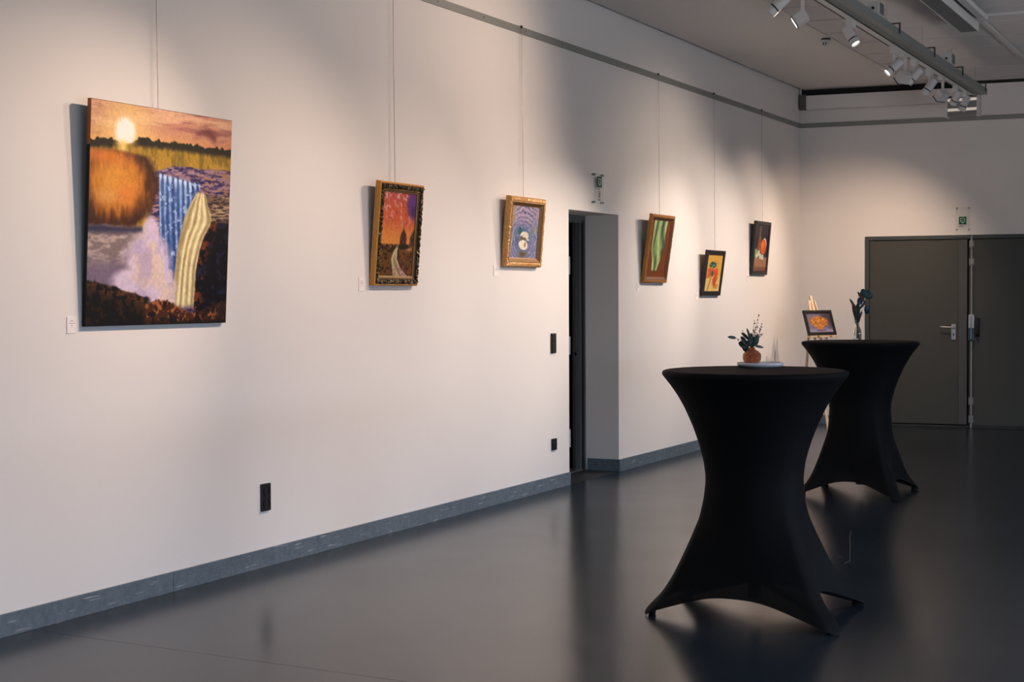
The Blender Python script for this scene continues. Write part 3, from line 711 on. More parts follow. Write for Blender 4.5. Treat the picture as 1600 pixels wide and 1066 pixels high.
def paint_bouquet():
    p = Paint(110, 130, (226, 168, 74)); s, t = p.s, p.t
    n = fbm(s * 9, t * 9, 60); n2 = fbm(s * 22, t * 22, 61, 3)
    p.over((236, 200, 124), ss(0.5, 0.72, t) * 0.7); p.over((206, 138, 54), ss(0.5, 0.7, n) * ss(0.6, 0.2, t) * 0.7)
    p.over((196, 122, 60), ss(1.2, 0.8, np.hypot((s - 0.72) / 0.16, (t - 0.86) / 0.07)) * 0.8)
    for (a, b, rx_, ry_, c) in ((0.22, 0.50, 0.12, 0.14, (224, 88, 46)), (0.44, 0.48, 0.15, 0.12, (214, 96, 76)), (0.68, 0.50, 0.13, 0.14, (228, 84, 40)), (0.62, 0.72, 0.12, 0.14, (216, 74, 40)), (0.12, 0.60, 0.07, 0.06, (206, 112, 60)), (0.74, 0.64, 0.09, 0.06, (190, 110, 50))):
        p.over(c, ss(1.1, 0.9, np.hypot((s - a) / rx_, (t - b) / ry_) + 0.3 * (n2 - 0.5)))
    p.over((30, 70, 54), ss(1.1, 0.8, np.hypot((s - 0.42) / 0.24, (t - 0.28) / 0.085) + 0.5 * (n2 - 0.5)))
    p.over((150, 180, 140), ss(0.58, 0.68, fbm(s * 30, t * 30, 62, 2)) * ss(1.1, 0.8, np.hypot((s - 0.42) / 0.22, (t - 0.28) / 0.08)))
    p.over((70, 104, 78), ss(1.1, 0.8, np.hypot((s - 0.42) / 0.10, (t - 0.52) / 0.08) + 0.4 * (n2 - 0.5)))
    p.over((104, 72, 48), ss(0.028, 0.014, np.abs(s - (0.40 - 0.45 * (t - 0.58)))) * ss(0.56, 0.6, t))
    p.mul(0.9 + 0.2 * n2)
    return p.c

def paint_still():
    p = Paint(110, 140, (54, 48, 54)); s, t = p.s, p.t
    n = fbm(s * 14, t * 5, 70); n2 = fbm(s * 24, t * 24, 71, 3)
    p.over((36, 34, 40), ss(0.4, 0.6, n)); tb = ss(0.70, 0.73, t + 0.02 * s)
    p.over((164, 112, 80), tb); p.over((120, 78, 54), ss(0.9, 0.93, t)); p.over((90, 62, 50), tb * ss(0.5, 0.7, n2) * 0.4)
    bw = interp(t, [(0.0, 0.035), (0.22, 0.05), (0.3, 0.12), (0.45, 0.14), (0.7, 0.13)])
    b = ss(bw + 0.02, bw - 0.01, np.abs(s - 0.36)) * ss(0.02, 0.04, t) * ss(0.68, 0.64, t)
    p.over((96, 62, 38), b); p.over((176, 128, 78), b * ss(0.03, 0.0, np.abs(s - 0.38))); p.over((150, 70, 40), b * ss(0.25, 0.35, t) * ss(0.4, 0.6, n2))
    p.over((206, 88, 34), ss(1.06, 0.94, np.hypot((s - 0.68) / 0.20, (t - 0.47) / 0.17))); p.over((236, 132, 60), np.exp(-((s - 0.62) / 0.09) ** 2 - ((t - 0.43) / 0.08) ** 2)); p.over((232, 200, 176), ss(0.025, 0.01, np.abs(np.hypot((s - 0.70) / 1.15, (t - 0.46)) - 0.165)) * ss(0.6, 0.75, s) * ss(0.5, 0.4, t))
    p.over((126, 158, 92), ss(1.1, 0.9, np.hypot((s - 0.14) / 0.14, (t - 0.62) / 0.10) + 0.4 * (n2 - 0.5)))
    for (a, b_, r_) in ((0.22, 0.67, 0.07), (0.36, 0.62, 0.09), (0.50, 0.68, 0.08), (0.66, 0.70, 0.08)):
        p.over((206, 204, 176), ss(1.1, 0.85, np.hypot((s - a) / r_, (t - b_) / (r_ * 0.8)) + 0.4 * (n2 - 0.5)))
    p.over((46, 30, 26), ss(0.015, 0.006, np.abs(s - (0.62 + 0.9 * (t - 0.72)))) * ss(0.74, 0.76, t) * ss(0.86, 0.84, t)); p.mul(0.88 + 0.24 * n2)
    return p.c

def paint_basket():
    p = Paint(110, 90, (118, 104, 116)); s, t = p.s, p.t
    n = fbm(s * 8, t * 8, 80); n2 = fbm(s * 26, t * 26, 81, 3)
    p.over((66, 56, 62), ss(0.5, 0.95, s - 0.5 * t + 0.3 * (n - 0.5) + 0.2)); p.over((150, 138, 156), ss(0.75, 0.9, t) * 0.8); p.over((86, 66, 66), ss(0.14, 0.0, t + 0.1 * (n2 - 0.5)) * 0.8)
    b = ss(1.08, 0.9, np.hypot((s - 0.48) / 0.38, (t - 0.46) / 0.30) + 0.35 * (n2 - 0.5))
    p.over((176, 104, 46), b); p.over((214, 142, 70), b * ss(0.5, 0.68, n2)); p.over((120, 66, 34), b * ss(0.45, 0.3, n2) * 0.8)
    p.over((190, 112, 48), ss(1.1, 0.9, np.hypot((s - 0.48) / 0.11, (t - 0.74) / 0.12))); p.over((74, 54, 48), ss(0.03, 0.01, np.abs(t - 0.88 - 0.03 * n)) * ss(0.3, 0.35, s) * ss(0.75, 0.65, s))
    p.mul(0.88 + 0.24 * n2)
    return p.c

def paint_mat(name, rough=0.45, bump=0.25, bs=120):
    mt = mat(name, (0.5, 0.5, 0.5), rough, bump=bump, bscale=bs, spec=0.2)
    nt = mt.node_tree
    a = nt.nodes.new('ShaderNodeVertexColor'); a.layer_name = 'paint'
    nt.links.new(a.outputs['Color'], nt.nodes['Principled BSDF'].inputs['Base Color'])
    return mt
M['paint'] = paint_mat('oil_paint')

TINT = np.array([0.93, 1.06, 1.22])          # oil colours noted under the warm lamps, taken back to neutral light
def canvas_mesh(img, w_, z0, z1, y, parent, name='canvas', gain=1.0):
    ny, nx, _ = img.shape
    X, Z = np.meshgrid(np.linspace(-w_ / 2, w_ / 2, nx), np.linspace(z1, z0, ny))
    co = np.stack([X, np.full_like(X, y), Z], -1).reshape(-1, 3)
    idx = np.arange(nx * ny).reshape(ny, nx)
    f = np.stack([idx[:-1, :-1], idx[1:, :-1], idx[1:, 1:], idx[:-1, 1:]], -1).reshape(-1, 4)
    me = bpy.data.meshes.new(name)
    me.vertices.add(len(co)); me.vertices.foreach_set('co', co.ravel())
    me.loops.add(f.size); me.loops.foreach_set('vertex_index', f.ravel().astype(np.int32))
    me.polygons.add(len(f)); me.polygons.foreach_set('loop_start', np.arange(0, f.size, 4, dtype=np.int32))
    me.update(calc_edges=True)
    at = me.color_attributes.new('paint', 'FLOAT_COLOR', 'POINT')
    c = np.ones((nx * ny, 4)); c[:, :3] = np.clip(lin(img.reshape(-1, 3)) * TINT * gain, 0.003, 0.92)
    at.data.foreach_set('color', c.ravel())
    me.materials.append(M['paint'])
    o = bpy.data.objects.new(name, me)
    return link(o, parent)

def frame_ring(w_, z0, z1, prof, amp=0.0, seed=0, seg=1):
    """sweep a profile (inset from the outer edge, depth out of the wall) around the rectangle with mitred corners"""
    mb = MB(); k = len(prof)
    cs = [(-w_ / 2, z0, 1, 1), (w_ / 2, z0, -1, 1), (w_ / 2, z1, -1, -1), (-w_ / 2, z1, 1, -1)]
    rows = []
    rnd = random.Random(seed)
    for i in range(4):
        a = cs[i]; b = cs[(i + 1) % 4]
        for j in range(seg):
            u = j / seg
            row = []
            for q, (ins, dep) in enumerate(prof):
                pa = (a[0] + a[2] * ins, a[1] + a[3] * ins); pb = (b[0] + b[2] * ins, b[1] + b[3] * ins)
                jit = amp * (rnd.random() - 0.5) * 2 if (j > 0 and 0 < q < k - 1) else 0
                row.append((pa[0] + (pb[0] - pa[0]) * u, -(dep + jit), pa[1] + (pb[1] - pa[1]) * u))
            rows.append(row)
    n = len(rows)
    vs = [p for r_ in rows for p in r_]
    fs = []
    for i in range(n):
        for q in range(k):
            fs.append((i * k + q, ((i + 1) % n) * k + q, ((i + 1) % n) * k + (q + 1) % k, i * k + (q + 1) % k))
    return mb.add(vs, fs)

def picture(label, y, w_, z0, z1, lean_top, name='framed_painting'):
    h = z1 - z0
    o = empty(name, (0.001, y, z0), (math.asin(lean_top / h), 0, R(90)))
    tag(o, label, 'painting')
    return o, h

def wire(y, z_to, x_to, label, dz=0.0):
    o = empty('hanging_wire', (0.020, y, ZR1)); tag(o, label, 'wire')
    MB().tube([(0, 0, 0.002), (0.0, 0, -0.30), (x_to - 0.020, 0, z_to - ZR1)], 0.0017, 6).build('steel_wire', M['wire'], o, smooth=60)
    MB().box(-0.010, 0.004, -0.006, 0.006, -0.012, 0.006).build('rail_hook', M['darkmetal'], o, bevel=0.001)
    return o

# 1: waterfall canvas, no frame
o, h = picture('large unframed canvas of a blue and cream waterfall at orange sunset', 5.585, 1.012, 1.337, 2.383, 0.055, 'canvas_painting')
canvas_mesh(paint_waterfall(), 1.012, 0.002, h - 0.002, -0.0225, o)
e = MB().box(-0.506, 0.506, -0.022, 0.0, 0, h).build('stretcher', M['canvasback'], o)
MB().box(-0.5068, -0.506, -0.0224, -0.001, h * 0.80, h - 0.001).build('painted_edge', mat('edge_orange', (0.32, 0.10, 0.02), 0.6), o)
wire(5.588, 2.34, 0.026, 'thin hanging wire above the large waterfall canvas')

# 2: path picture in a carved dark and gold frame
o, h = picture('sunset path painting in ornate dark frame with golden brown sides', 7.735, 0.505, 1.536, 2.172, 0.056)
canvas_mesh(paint_path(), 0.505 - 0.124, 0.062, h - 0.062, -0.020, o)
frame_ring(0.505, 0, h, [(0, 0), (0, 0.006), (0.003, 0.008), (0.003, 0.011), (0, 0.013), (0, 0.021), (0.0035, 0.023), (0.0035, 0.026), (0.001, 0.029), (0.006, 0.036), (0.012, 0.036), (0.012, 0.0)]).build('side_moulding', M['goldwood'], o)
frame_ring(0.481, 0.012, h - 0.012, [(0, 0.002), (0, 0.034), (0.006, 0.043), (0.014, 0.046), (0.022, 0.044), (0.030, 0.036), (0.030, 0.002)], amp=0.006, seed=3, seg=64).build('carved_frame', M['golddark'], o)
gb = MB(); rnd = random.Random(5)
for i in range(260):
    side = rnd.choice('LRTTBBLR'); a = rnd.random(); ins = 0.014 + 0.026 * rnd.random()
    W2 = 0.505 / 2
    x, z = {'L': (-W2 + ins, a * h), 'R': (W2 - ins, a * h), 'T': (-W2 + a * 0.505, h - ins), 'B': (-W2 + a * 0.505, ins)}[side]
    if abs(x) > W2 - 0.012 or z < 0.012 or z > h - 0.012: continue
    dep = 0.0455 - abs(ins - 0.026) * 0.35
    gb.sphere((x, -dep, z), 0.0028 + 0.0025 * rnd.random(), 6)
tag(gb.build('gilded_bead', M['gilt'], o, smooth=180), kind='stuff')
frame_ring(0.505 - 0.084, 0.042, h - 0.042, [(0, 0.004), (0, 0.032), (0.006, 0.034), (0.010, 0.028), (0.020, 0.024), (0.020, 0.004)]).build('inner_moulding', mat('dull_gilt', (0.22, 0.13, 0.045), 0.5, metal=0.15, var=0.3, vscale=40), o)
wire(7.745, 2.15, 0.026, 'thin hanging wire above the sunset path painting')

# 3: duck in a wide gold frame
o, h = picture('duck on rippled water in broad mottled gold frame', 9.455, 0.565, 1.678, 2.180, 0.046)
canvas_mesh(paint_duck(), 0.565 - 0.125, 0.064, h - 0.064, -0.018, o)
mott = mat('mottled_gilt', (0.58, 0.30, 0.09), 0.45, metal=0.12, var=0.6, vscale=70)
frame_ring(0.565, 0, h, [(0, 0), (0, 0.028), (0.010, 0.040), (0.026, 0.042), (0.036, 0.036), (0.036, 0.0)], amp=0.0025, seed=8, seg=40).build('gilt_frame', mott, o)
frame_ring(0.565 - 0.072, 0.036, h - 0.036, [(0, 0.004), (0, 0.038), (0.008, 0.036), (0.024, 0.022), (0.030, 0.020), (0.030, 0.004)]).build('inner_moulding', mat('brown_gilt', (0.24, 0.12, 0.045), 0.4, metal=0.4, var=0.3, vscale=40), o)
frame_ring(0.565 - 0.070, 0.035, h - 0.035, [(0, 0.030), (0, 0.041), (0.004, 0.042), (0.007, 0.038), (0.007, 0.030)]).build('gold_bead', M['gilt'], o)
wire(9.475, 2.17, 0.026, 'thin hanging wire above the duck painting')

# 4: green cloth
o, h = picture('painting of a hanging green cloth on red brown in a brown gilt frame', 11.975, 0.525, 1.580, 2.176, 0.086)
canvas_mesh(paint_cloth(), 0.525 - 0.10, 0.052, h - 0.052, -0.016, o)
frame_ring(0.525, 0, h, [(0, 0), (0, 0.026), (0.008, 0.034), (0.024, 0.034), (0.024, 0.0)], amp=0.0018, seed=4, seg=30).build('carved_frame', mat('spotted_gilt', (0.40, 0.17, 0.035), 0.42, metal=0.12, var=0.6, vscale=80), o)
frame_ring(0.525 - 0.048, 0.024, h - 0.024, [(0, 0.004), (0, 0.035), (0.008, 0.032), (0.020, 0.022), (0.028, 0.018), (0.028, 0.004)]).build('inner_moulding', mat('brown_moulding', (0.16, 0.07, 0.03), 0.4, metal=0.2), o)
wire(12.085, 2.17, 0.026, 'thin hanging wire above the green cloth painting')

# 5: red flowers
def simple_frame(o, w_, h, fw, dep, m_=None):
    frame_ring(w_, 0, h, [(0, 0), (0, dep - 0.003), (0.003, dep), (fw - 0.004, dep), (fw, dep - 0.006), (fw, 0.0)]).build('black_frame', m_ or M['blackframe'], o)
o, h = picture('small red and orange bouquet on yellow in a plain black frame, hung lowest', 13.405, 0.505, 1.464, 1.900, 0.060)
canvas_mesh(paint_bouquet(), 0.505 - 0.084, 0.042, h - 0.042, -0.016, o)
simple_frame(o, 0.505, h, 0.044, 0.026)
wire(13.502, 1.90, 0.026, 'thin hanging wire above the red bouquet painting')
# 6: still life
o, h = picture('dark still life of bottle and orange jug in a black frame nearest the corner', 14.865, 0.505, 1.680, 2.236, 0.050)
canvas_mesh(paint_still(), 0.505 - 0.076, 0.038, h - 0.038, -0.016, o)
simple_frame(o, 0.505, h, 0.040, 0.026)
wire(14.962, 2.235, 0.026, 'thin hanging wire above the dark still life nearest the corner')

# title cards
def card(label, y0, y1, z0, z1):
    o = empty('title_card', (0, (y0 + y1) / 2, z0), (0, 0, R(90))); tag(o, label, 'label')
    wd = y1 - y0; hh = z1 - z0
    MB().box(-wd / 2, wd / 2, -0.003, 0, 0, hh).build('card', M['whitecard'], o)
    q = MB()
    for zf, lw in ((0.74, 0.28), (0.60, 0.62), (0.45, 0.18)):
        x = -wd * lw / 2
        while x < wd * lw / 2:
            l = 0.0022 + 0.003 * random.random()
            q.box(x, min(x + l, wd * lw / 2 + 0.002), -0.0034, -0.003, hh * zf - 0.0012, hh * zf + 0.0012); x += l + 0.0016
    q.build('printed_text', M['ink'], o)
card('white title card at the lower left of the waterfall canvas', 4.985, 5.044, 1.307, 1.383)
card('white title card at the lower left of the sunset path painting', 7.369, 7.430, 1.501, 1.581)
card('white title card at the lower left of the duck painting', 9.065, 9.130, 1.610, 1.683)
card('white title card at the lower left of the green cloth painting', 11.634, 11.700, 1.504, 1.572)
card('white title card at the lower left of the red bouquet painting', 13.030, 13.098, 1.420, 1.493)
card('white title card at the lower left of the dark still life', 14.520, 14.588, 1.607, 1.683)

# ------------------------------------------------------------------ bar tables under black stretch covers
TH = 1.12; TR = 0.426
RPROF = [(0.0, 0.536), (0.03, 0.522), (0.10, 0.447), (0.17, 0.398), (0.256, 0.350), (0.35, 0.303), (0.44, 0.262), (0.53, 0.240), (0.62, 0.230), (0.70, 0.240), (0.78, 0.261), (0.86, 0.288), (0.948, 0.325), (1.0, 0.353), (1.05, 0.386), (1.085, 0.415), (1.10, TR)]
def smooth_interp(z, pts):
    xs = np.array([p[0] for p in pts]); ys_ = np.array([p[1] for p in pts])
    fine = np.linspace(xs[0], xs[-1], 240); f = np.interp(fine, xs, ys_)
    kf = np.exp(-0.5 * (np.arange(-8, 9) / 3.5) ** 2); kf /= kf.sum()
    f2 = np.convolve(np.pad(f, 8, mode='edge'), kf, 'valid')
    wgt = ss(0.0, 0.06, fine - xs[0]) * ss(0.0, 0.05, xs[-1] - fine)
    return np.interp(z, fine, f * (1 - wgt) + f2 * wgt)
RX = Vector((0.885, 0.465, 0)); FX = Vector((-0.465, 0.885, 0))
def bar_table(label, x, y, feet):
    o = empty('bar_table', (x, y, 0)); tag(o, label, 'table')
    fl = sorted((math.atan2(f.y, f.x) % (2 * math.pi), f.length) for f in [RX * a + FX * b for a, b in feet])
    fa = [a for a, _ in fl]; fr_ = [r_ for _, r_ in fl]
    NA, NZ = 240, 64
    mb = MB(); vs = []; fs = []
    for j in range(NZ + 1):
        u = j / NZ
        for i in range(NA):
            a = 2 * math.pi * i / NA
            q0 = max([k for k in range(4) if fa[k] <= a + 1e-9], default=3); q1 = (q0 + 1) % 4
            span = (fa[q1] - fa[q0]) % (2 * math.pi)
            tt = ((a - fa[q0]) % (2 * math.pi)) / span; ph = tt * math.pi / 2
            fsc = (fr_[q0] * (1 - tt) + fr_[q1] * tt) / 0.515
            tq = min(1.0, max(0.0, (tt - 0.025) / 0.95))
            hem = 0.003 + 0.105 * (1 - abs(1 - 2 * tq) ** 3.0)
            z = hem + (1.10 - hem) * u
            rr = float(smooth_interp(z, RPROF))
            pp = max(0.0, min(ph, math.pi / 2 - ph) - 0.055)
            sq = 1.0 / (math.sqrt(math.cos(pp) ** 2 + 1e-5) + math.sqrt(math.sin(pp) ** 2 + 0.0009)) * 1.03
            k = 0.13 + 0.87 * float(ss(0.62, 0.12, z)) if z < 0.62 else 0.13 * float(ss(1.05, 0.66, z))
            sh = (1 - k) + k * min(1.0, sq) ** 1.28
            r_ = rr * sh * (1 + (fsc - 1) * float(ss(0.55, 0.05, z)))
            vs.append((r_ * math.cos(a), r_ * math.sin(a), z))
    top = [(TR + 0.001, 1.108), (TR - 0.002, 1.116), (TR - 0.010, TH)]
    for r_, z in top:
        for i in range(NA):
            a = 2 * math.pi * i / NA; vs.append((r_ * math.cos(a), r_ * math.sin(a), z))
    rows = NZ + 1 + len(top)
    for j in range(rows - 1):
        for i in range(NA):
            fs.append((j * NA + i, j * NA + (i + 1) % NA, (j + 1) * NA + (i + 1) % NA, (j + 1) * NA + i))
    mb.add(vs, fs)
    mb.build('stretch_cover', M['cloth'], o, smooth=180)
    MB().lathe([(TR - 0.012, TH - 0.0005), (TR - 0.016, TH + 0.001), (0.002, TH + 0.001)], NA).build('top_cover', M['cloth'], o)
    MB().lathe([(TR - 0.02, 1.085), (TR - 0.01, 1.092), (TR - 0.01, 1.110), (TR - 0.02, 1.117)], 48).build('tabletop', M['darkmetal'], o)
    MB().lathe([(0.03, 0.06), (0.03, 1.085)], 16).build('pole', M['rubber'], o, smooth=50)
    for q in range(4):
        a = fa[q]; c, s_ = math.cos(a), math.sin(a); k = fr_[q] / 0.515
        MB().tube([(0.03 * c, 0.03 * s_, 0.15), (0.25 * c * k, 0.25 * s_ * k, 0.105), (0.485 * c * k, 0.485 * s_ * k, 0.032)], [0.016, 0.013, 0.010], 8).build('leg', M['rubber'], o, smooth=50)
        MB().lathe([(0.013, 0.0), (0.017, 0.003), (0.018, 0.014), (0.014, 0.027), (0.005, 0.034)], 14).build('foot_pocket', M['cloth'], o, smooth=60, loc=(0.500 * c * k, 0.500 * s_ * k, 0))
    return o
T1 = (2.737, 6.545); T2 = (2.125, 10.83)
bar_table('nearer round bar table under a black stretch cover with an amber vase on top', T1[0], T1[1], [(0.262, -0.475), (0.507, 0.100), (-0.497, -0.066), (-0.28, 0.39)])
bar_table('farther round bar table under a black stretch cover with a clear bottle on top', T2[0], T2[1], [(0.145, -0.465), (0.445, 0.125), (-0.455, -0.12), (-0.16, 0.45)])

# ------------------------------------------------------------------ plate, vases and sprigs
ZTOP = TH + 0.0012
pz = ZTOP
o = empty('serving_plate', (2.669, 6.835, pz)); tag(o, 'round white plate under the amber vase on the nearer bar table', 'plate')
MB().lathe([(0.085, 0.0), (0.104, 0.003), (0.112, 0.012), (0.112, 0.018), (0.108, 0.022), (0.098, 0.0215), (0.092, 0.018), (0.001, 0.0175)], 56).build('plate', M['ceramic'], o, smooth=40)
vx, vy, vz = 2.633, 6.817, pz + 0.0176

def leaf_mesh(L, W, fold=0.12, droop=0.1):
    """leaf along +x from the origin, thin solid"""
    n = 7; top = []
    for i in range(n):
        u = i / (n - 1)
        w_ = W / 2 * math.sin(math.pi * min(1, u ** 0.85)) ** 0.5 if 0 < u < 1 else 0.0015
        zc = -droop * L * u * u
        top.append((u * L, w_, zc))
    vs = []
    for x, w_, z in top:
        vs += [(x, -w_, z + fold * w_), (x, 0, z), (x, w_, z + fold * w_)]
    k = len(vs)
    vs += [(x, y, z - 0.0008) for x, y, z in vs]
    fs = []
    for i in range(n - 1):
        for c in (0, 1):
            a = i * 3 + c
            fs.append((a, a + 3, a + 4, a + 1)); fs.append((a + k, a + 1 + k, a + 4 + k, a + 3 + k))
        fs.append((i * 3, i * 3 + k, i * 3 + 3 + k, i * 3 + 3)); fs.append((i * 3 + 2, i * 3 + 5, i * 3 + 5 + k, i * 3 + 2 + k))
    return MB().add(vs, fs)
def put_leaf(parent, base, tip, W, mat_, roll=0.0, fold=0.12, droop=0.05):
    """leaf from base to tip, its blade facing the front of the table, turned by roll"""
    b = Vector(base); d = Vector(tip) - b; L = d.length; d.normalize()
    n = Vector((0.465, -0.885, 0.25)); n = (n - d * n.dot(d)).normalized(); y = n.cross(d)
    q = Matrix(((d.x, y.x, n.x), (d.y, y.y, n.y), (d.z, y.z, n.z))).to_4x4() @ Matrix.Rotation(roll, 4, 'X')
    o_ = leaf_mesh(L * 1.08, W * 1.35, fold, droop).build('leaf', mat_, parent, smooth=180)
    o_.matrix_local = Matrix.Translation(b) @ q
    return o_

# camera-facing axes on the floor plan for placing sprigs (right and away seen from the room's entrance)
RX = Vector((0.885, 0.465, 0)); FX = Vector((-0.465, 0.885, 0))
def P(r, f, z): return RX * r + FX * f + Vector((0, 0, z))

o = empty('flower_vase', (vx, vy, vz)); tag(o, 'small round amber ribbed glass vase with eucalyptus and berry twigs', 'vase')
prof = [(0.024, 0.0), (0.034, 0.004), (0.0415, 0.018), (0.043, 0.032), (0.040, 0.046), (0.031, 0.058), (0.019, 0.0645), (0.0145, 0.068), (0.0150, 0.074), (0.0175, 0.077)]
inn = [(max(r_ - 0.003, 0.004), z + (0.004 if i_ == 0 else 0)) for i_, (r_, z) in enumerate(prof)]
NB = 40; vs = []; fs = []
pr = prof + inn[::-1]
for j, (r_, z) in enumerate(pr):
    for i in range(NB):
        a = 2 * math.pi * i / NB
        rb = r_ * (1 + (0.05 if 0 < j < 7 else 0) * (1 if (i // 2 + j) % 2 else -1))
        vs.append((rb * math.cos(a), rb * math.sin(a), z))
for j in range(len(pr) - 1):
    for i in range(NB):
        fs.append((j * NB + i, j * NB + (i + 1) % NB, (j + 1) * NB + (i + 1) % NB, (j + 1) * NB + i))
fs.append(tuple(range(NB - 1, -1, -1))); fs.append(tuple(range((len(pr) - 1) * NB, len(pr) * NB)))
MB().add(vs, fs).build('glass_bowl', M['amber'], o)
px = 1 / 324.0          # metres per photograph pixel at the vase
def V1(u, v, f=0.0): return P((u - 1174.5) * px, f, (568.5 - v) * px)
sm = MB()
for (u, v, f) in ((1147, 528, 0.01), (1158, 520, 0.015), (1167, 517, -0.01), (1180, 512, 0.01), (1184, 500, 0.0), (1179, 501, 0.02), (1191, 524, -0.01), (1163, 538, -0.02), (1182, 536, -0.02)):
    sm.tube([P(random.uniform(-.012, .012), random.uniform(-.01, .01), 0.012), P(0, 0, 0.072), (P(0, 0, 0.072) + V1(u, v, f)) * 0.5 + P(0, 0, 0.012), V1(u, v, f)], [0.0012, 0.0012, 0.001, 0.0006], 5)
sm.build('stem', M['stem'], o)
for (b, t_, W, mk) in (((1150, 529), (1137.5, 527), 0.013, 'leafpale'), ((1168, 543), (1155, 536), 0.036, 'leafgreen'), ((1166, 540), (1158, 527), 0.026, 'leafgreen'),
                       ((1170, 532), (1159, 521), 0.020, 'leafgreen'), ((1171, 530), (1166.5, 515), 0.014, 'leafgreen'), ((1173, 536), (1184, 527), 0.024, 'leafgreen'),
                       ((1174, 541), (1186, 533), 0.024, 'leafgreen'), ((1178, 541), (1191, 543.5), 0.012, 'leafpale'), ((1173, 533), (1174, 522), 0.016, 'leafgreen'), ((1176, 542), (1183, 524), 0.02, 'leafgreen'),
                       ((1170, 544), (1160, 545), 0.030, 'leafgreen'), ((1172, 542), (1165, 534), 0.026, 'leafgreen'), ((1174, 543), (1179, 534), 0.022, 'leafgreen'), ((1171, 540), (1172, 527), 0.018, 'leafpale')):
    f0 = random.uniform(-0.02, 0.02)
    put_leaf(o, V1(b[0], b[1], f0 * 0.5), V1(t_[0], t_[1], f0), W, M[mk], roll=random.choice((0.5, 0.3, -0.4, 0.7)))
bm_ = MB(); rnd = random.Random(11)
for (u0, v0, u1, v1, n) in ((1180, 528, 1185, 493, 26), (1184, 527, 1190, 506, 20), (1178, 522, 1179, 500, 12), (1185, 526, 1192, 522, 6), (1172, 530, 1174, 520, 5), (1163, 528, 1160, 517, 5), (1152, 533, 1152, 530, 2)):
    for i in range(n):
        q = rnd.random()
        bm_.sphere(V1(u0 + (u1 - u0) * q + rnd.uniform(-2, 2) * (1.2 - q), v0 + (v1 - v0) * q, rnd.uniform(-0.01, 0.01)), rnd.uniform(0.0018, 0.0034), 6)
tag(bm_.build('berry', M['berry'], o, smooth=180), kind='stuff')

# clear bottle on the farther table
bx, by = T2[0] - 0.095 + 0.0, T2[1] + 0.285
o = empty('bottle_vase', (bx, by, ZTOP)); tag(o, 'clear glass bottle vase holding dark teal eucalyptus on the farther bar table', 'vase')
bp_ = [(0.020, 0.0), (0.029, 0.003), (0.0315, 0.012), (0.0315, 0.050), (0.028, 0.075), (0.020, 0.095), (0.0135, 0.108), (0.013, 0.140), (0.0155, 0.146), (0.0150, 0.152)]
bi = [(max(r_ - 0.0025, 0.004), z + (0.004 if i_ == 0 else 0)) for i_, (r_, z) in enumerate(bp_)]
MB().lathe(bp_ + bi[::-1], 28).build('glass_bottle', M['glass'], o, smooth=40)
qx = 1 / 205.0
def V2(u, v, f=0.0): return P((u - 1340) * qx, f, (530.5 - v) * qx)
sm = MB()
for (u, v, f) in ((1331, 469, 0.01), (1336, 475, -0.01), (1344, 470, 0.0), (1350, 466, 0.015), (1354, 452, 0.0), (1352, 485, -0.01), (1362, 460, 0.01), (1343, 453, 0.02)):
    sm.tube([P(random.uniform(-.012, .012), random.uniform(-.01, .01), 0.012), P(0, 0, 0.13), V2(1340 + (u - 1340) * 0.35, 505 - (505 - v) * 0.45, f * 0.5), V2(u, v, f)], [0.0022, 0.0018, 0.0016, 0.001], 5)
sm.build('stem', M['stem'], o)
for (b, t_, W, mk) in (((1336, 480), (1328.5, 467), 0.018, 'leafbrown'), ((1338, 488), (1333.5, 474), 0.024, 'leafbrown'), ((1339, 500), (1334, 480), 0.022, 'leafgreen'), ((1340, 498), (1341, 474), 0.028, 'leafgreen'),
                       ((1344, 476), (1343.5, 465), 0.034, 'leafblue'), ((1351, 471), (1341, 456.5), 0.020, 'leafbrown'), ((1350, 466), (1349.5, 452), 0.042, 'leafteal'),
                       ((1352, 462), (1364, 461), 0.040, 'leafteal'), ((1354, 455), (1360, 455), 0.014, 'leafteal'), ((1349, 474), (1355, 471), 0.022, 'leafamber'), ((1350, 484), (1358, 483), 0.050, 'leafblue'),
                       ((1343, 482), (1352, 472), 0.016, 'leafblue'), ((1341, 500), (1348, 486), 0.014, 'leafgreen'), ((1352, 456), (1346, 452.5), 0.026, 'leafteal'), ((1339, 508), (1337, 492), 0.014, 'leafgreen'), ((1340, 506), (1344, 494), 0.014, 'leafgreen')):
    f0 = random.uniform(-0.02, 0.02)
    put_leaf(o, V2(b[0], b[1], f0 * 0.5), V2(t_[0], t_[1], f0), W, M[mk], roll=random.choice((0.4, 0.2, -0.3, 0.5)))

# ------------------------------------------------------------------ easel with the seventh painting
ex, ey = 0.56, 15.33
n2d = Vector((0.86, -0.51)); ang = math.atan2(n2d.y, n2d.x) + math.pi / 2       # local -y faces n2d
E0 = empty('easel', (ex, ey, 0), (0, 0, ang)); tag(E0, 'pale pine easel standing in the corner behind the farther bar table', 'easel')
LE = R(19)
def lean(z): return math.tan(LE) * (z - 1.03)          # local +y offset at height z
def bar(mb, p, q, w_, d_):
    p = Vector(p); q = Vector(q); d = (q - p); L = d.length
    Mx = Matrix.Translation(p) @ d.to_track_quat('Z', 'Y').to_matrix().to_4x4()
    b = MB().box(-w_ / 2, w_ / 2, -d_ / 2, d_ / 2, 0, L).xform(Mx); mb.add(b.v, b.f); return mb
for s_ in (-1, 1):
    bar(MB(), (s_ * 0.20, lean(0) + 0.03, 0.0), (s_ * 0.035, lean(1.40) + 0.03, 1.40), 0.028, 0.018).build('leg', M['pine'], E0, bevel=0.003)
bar(MB(), (0, 0.30, 0.0), (0, lean(1.36) + 0.06, 1.36), 0.028, 0.018).build('leg', M['pine'], E0, bevel=0.003)
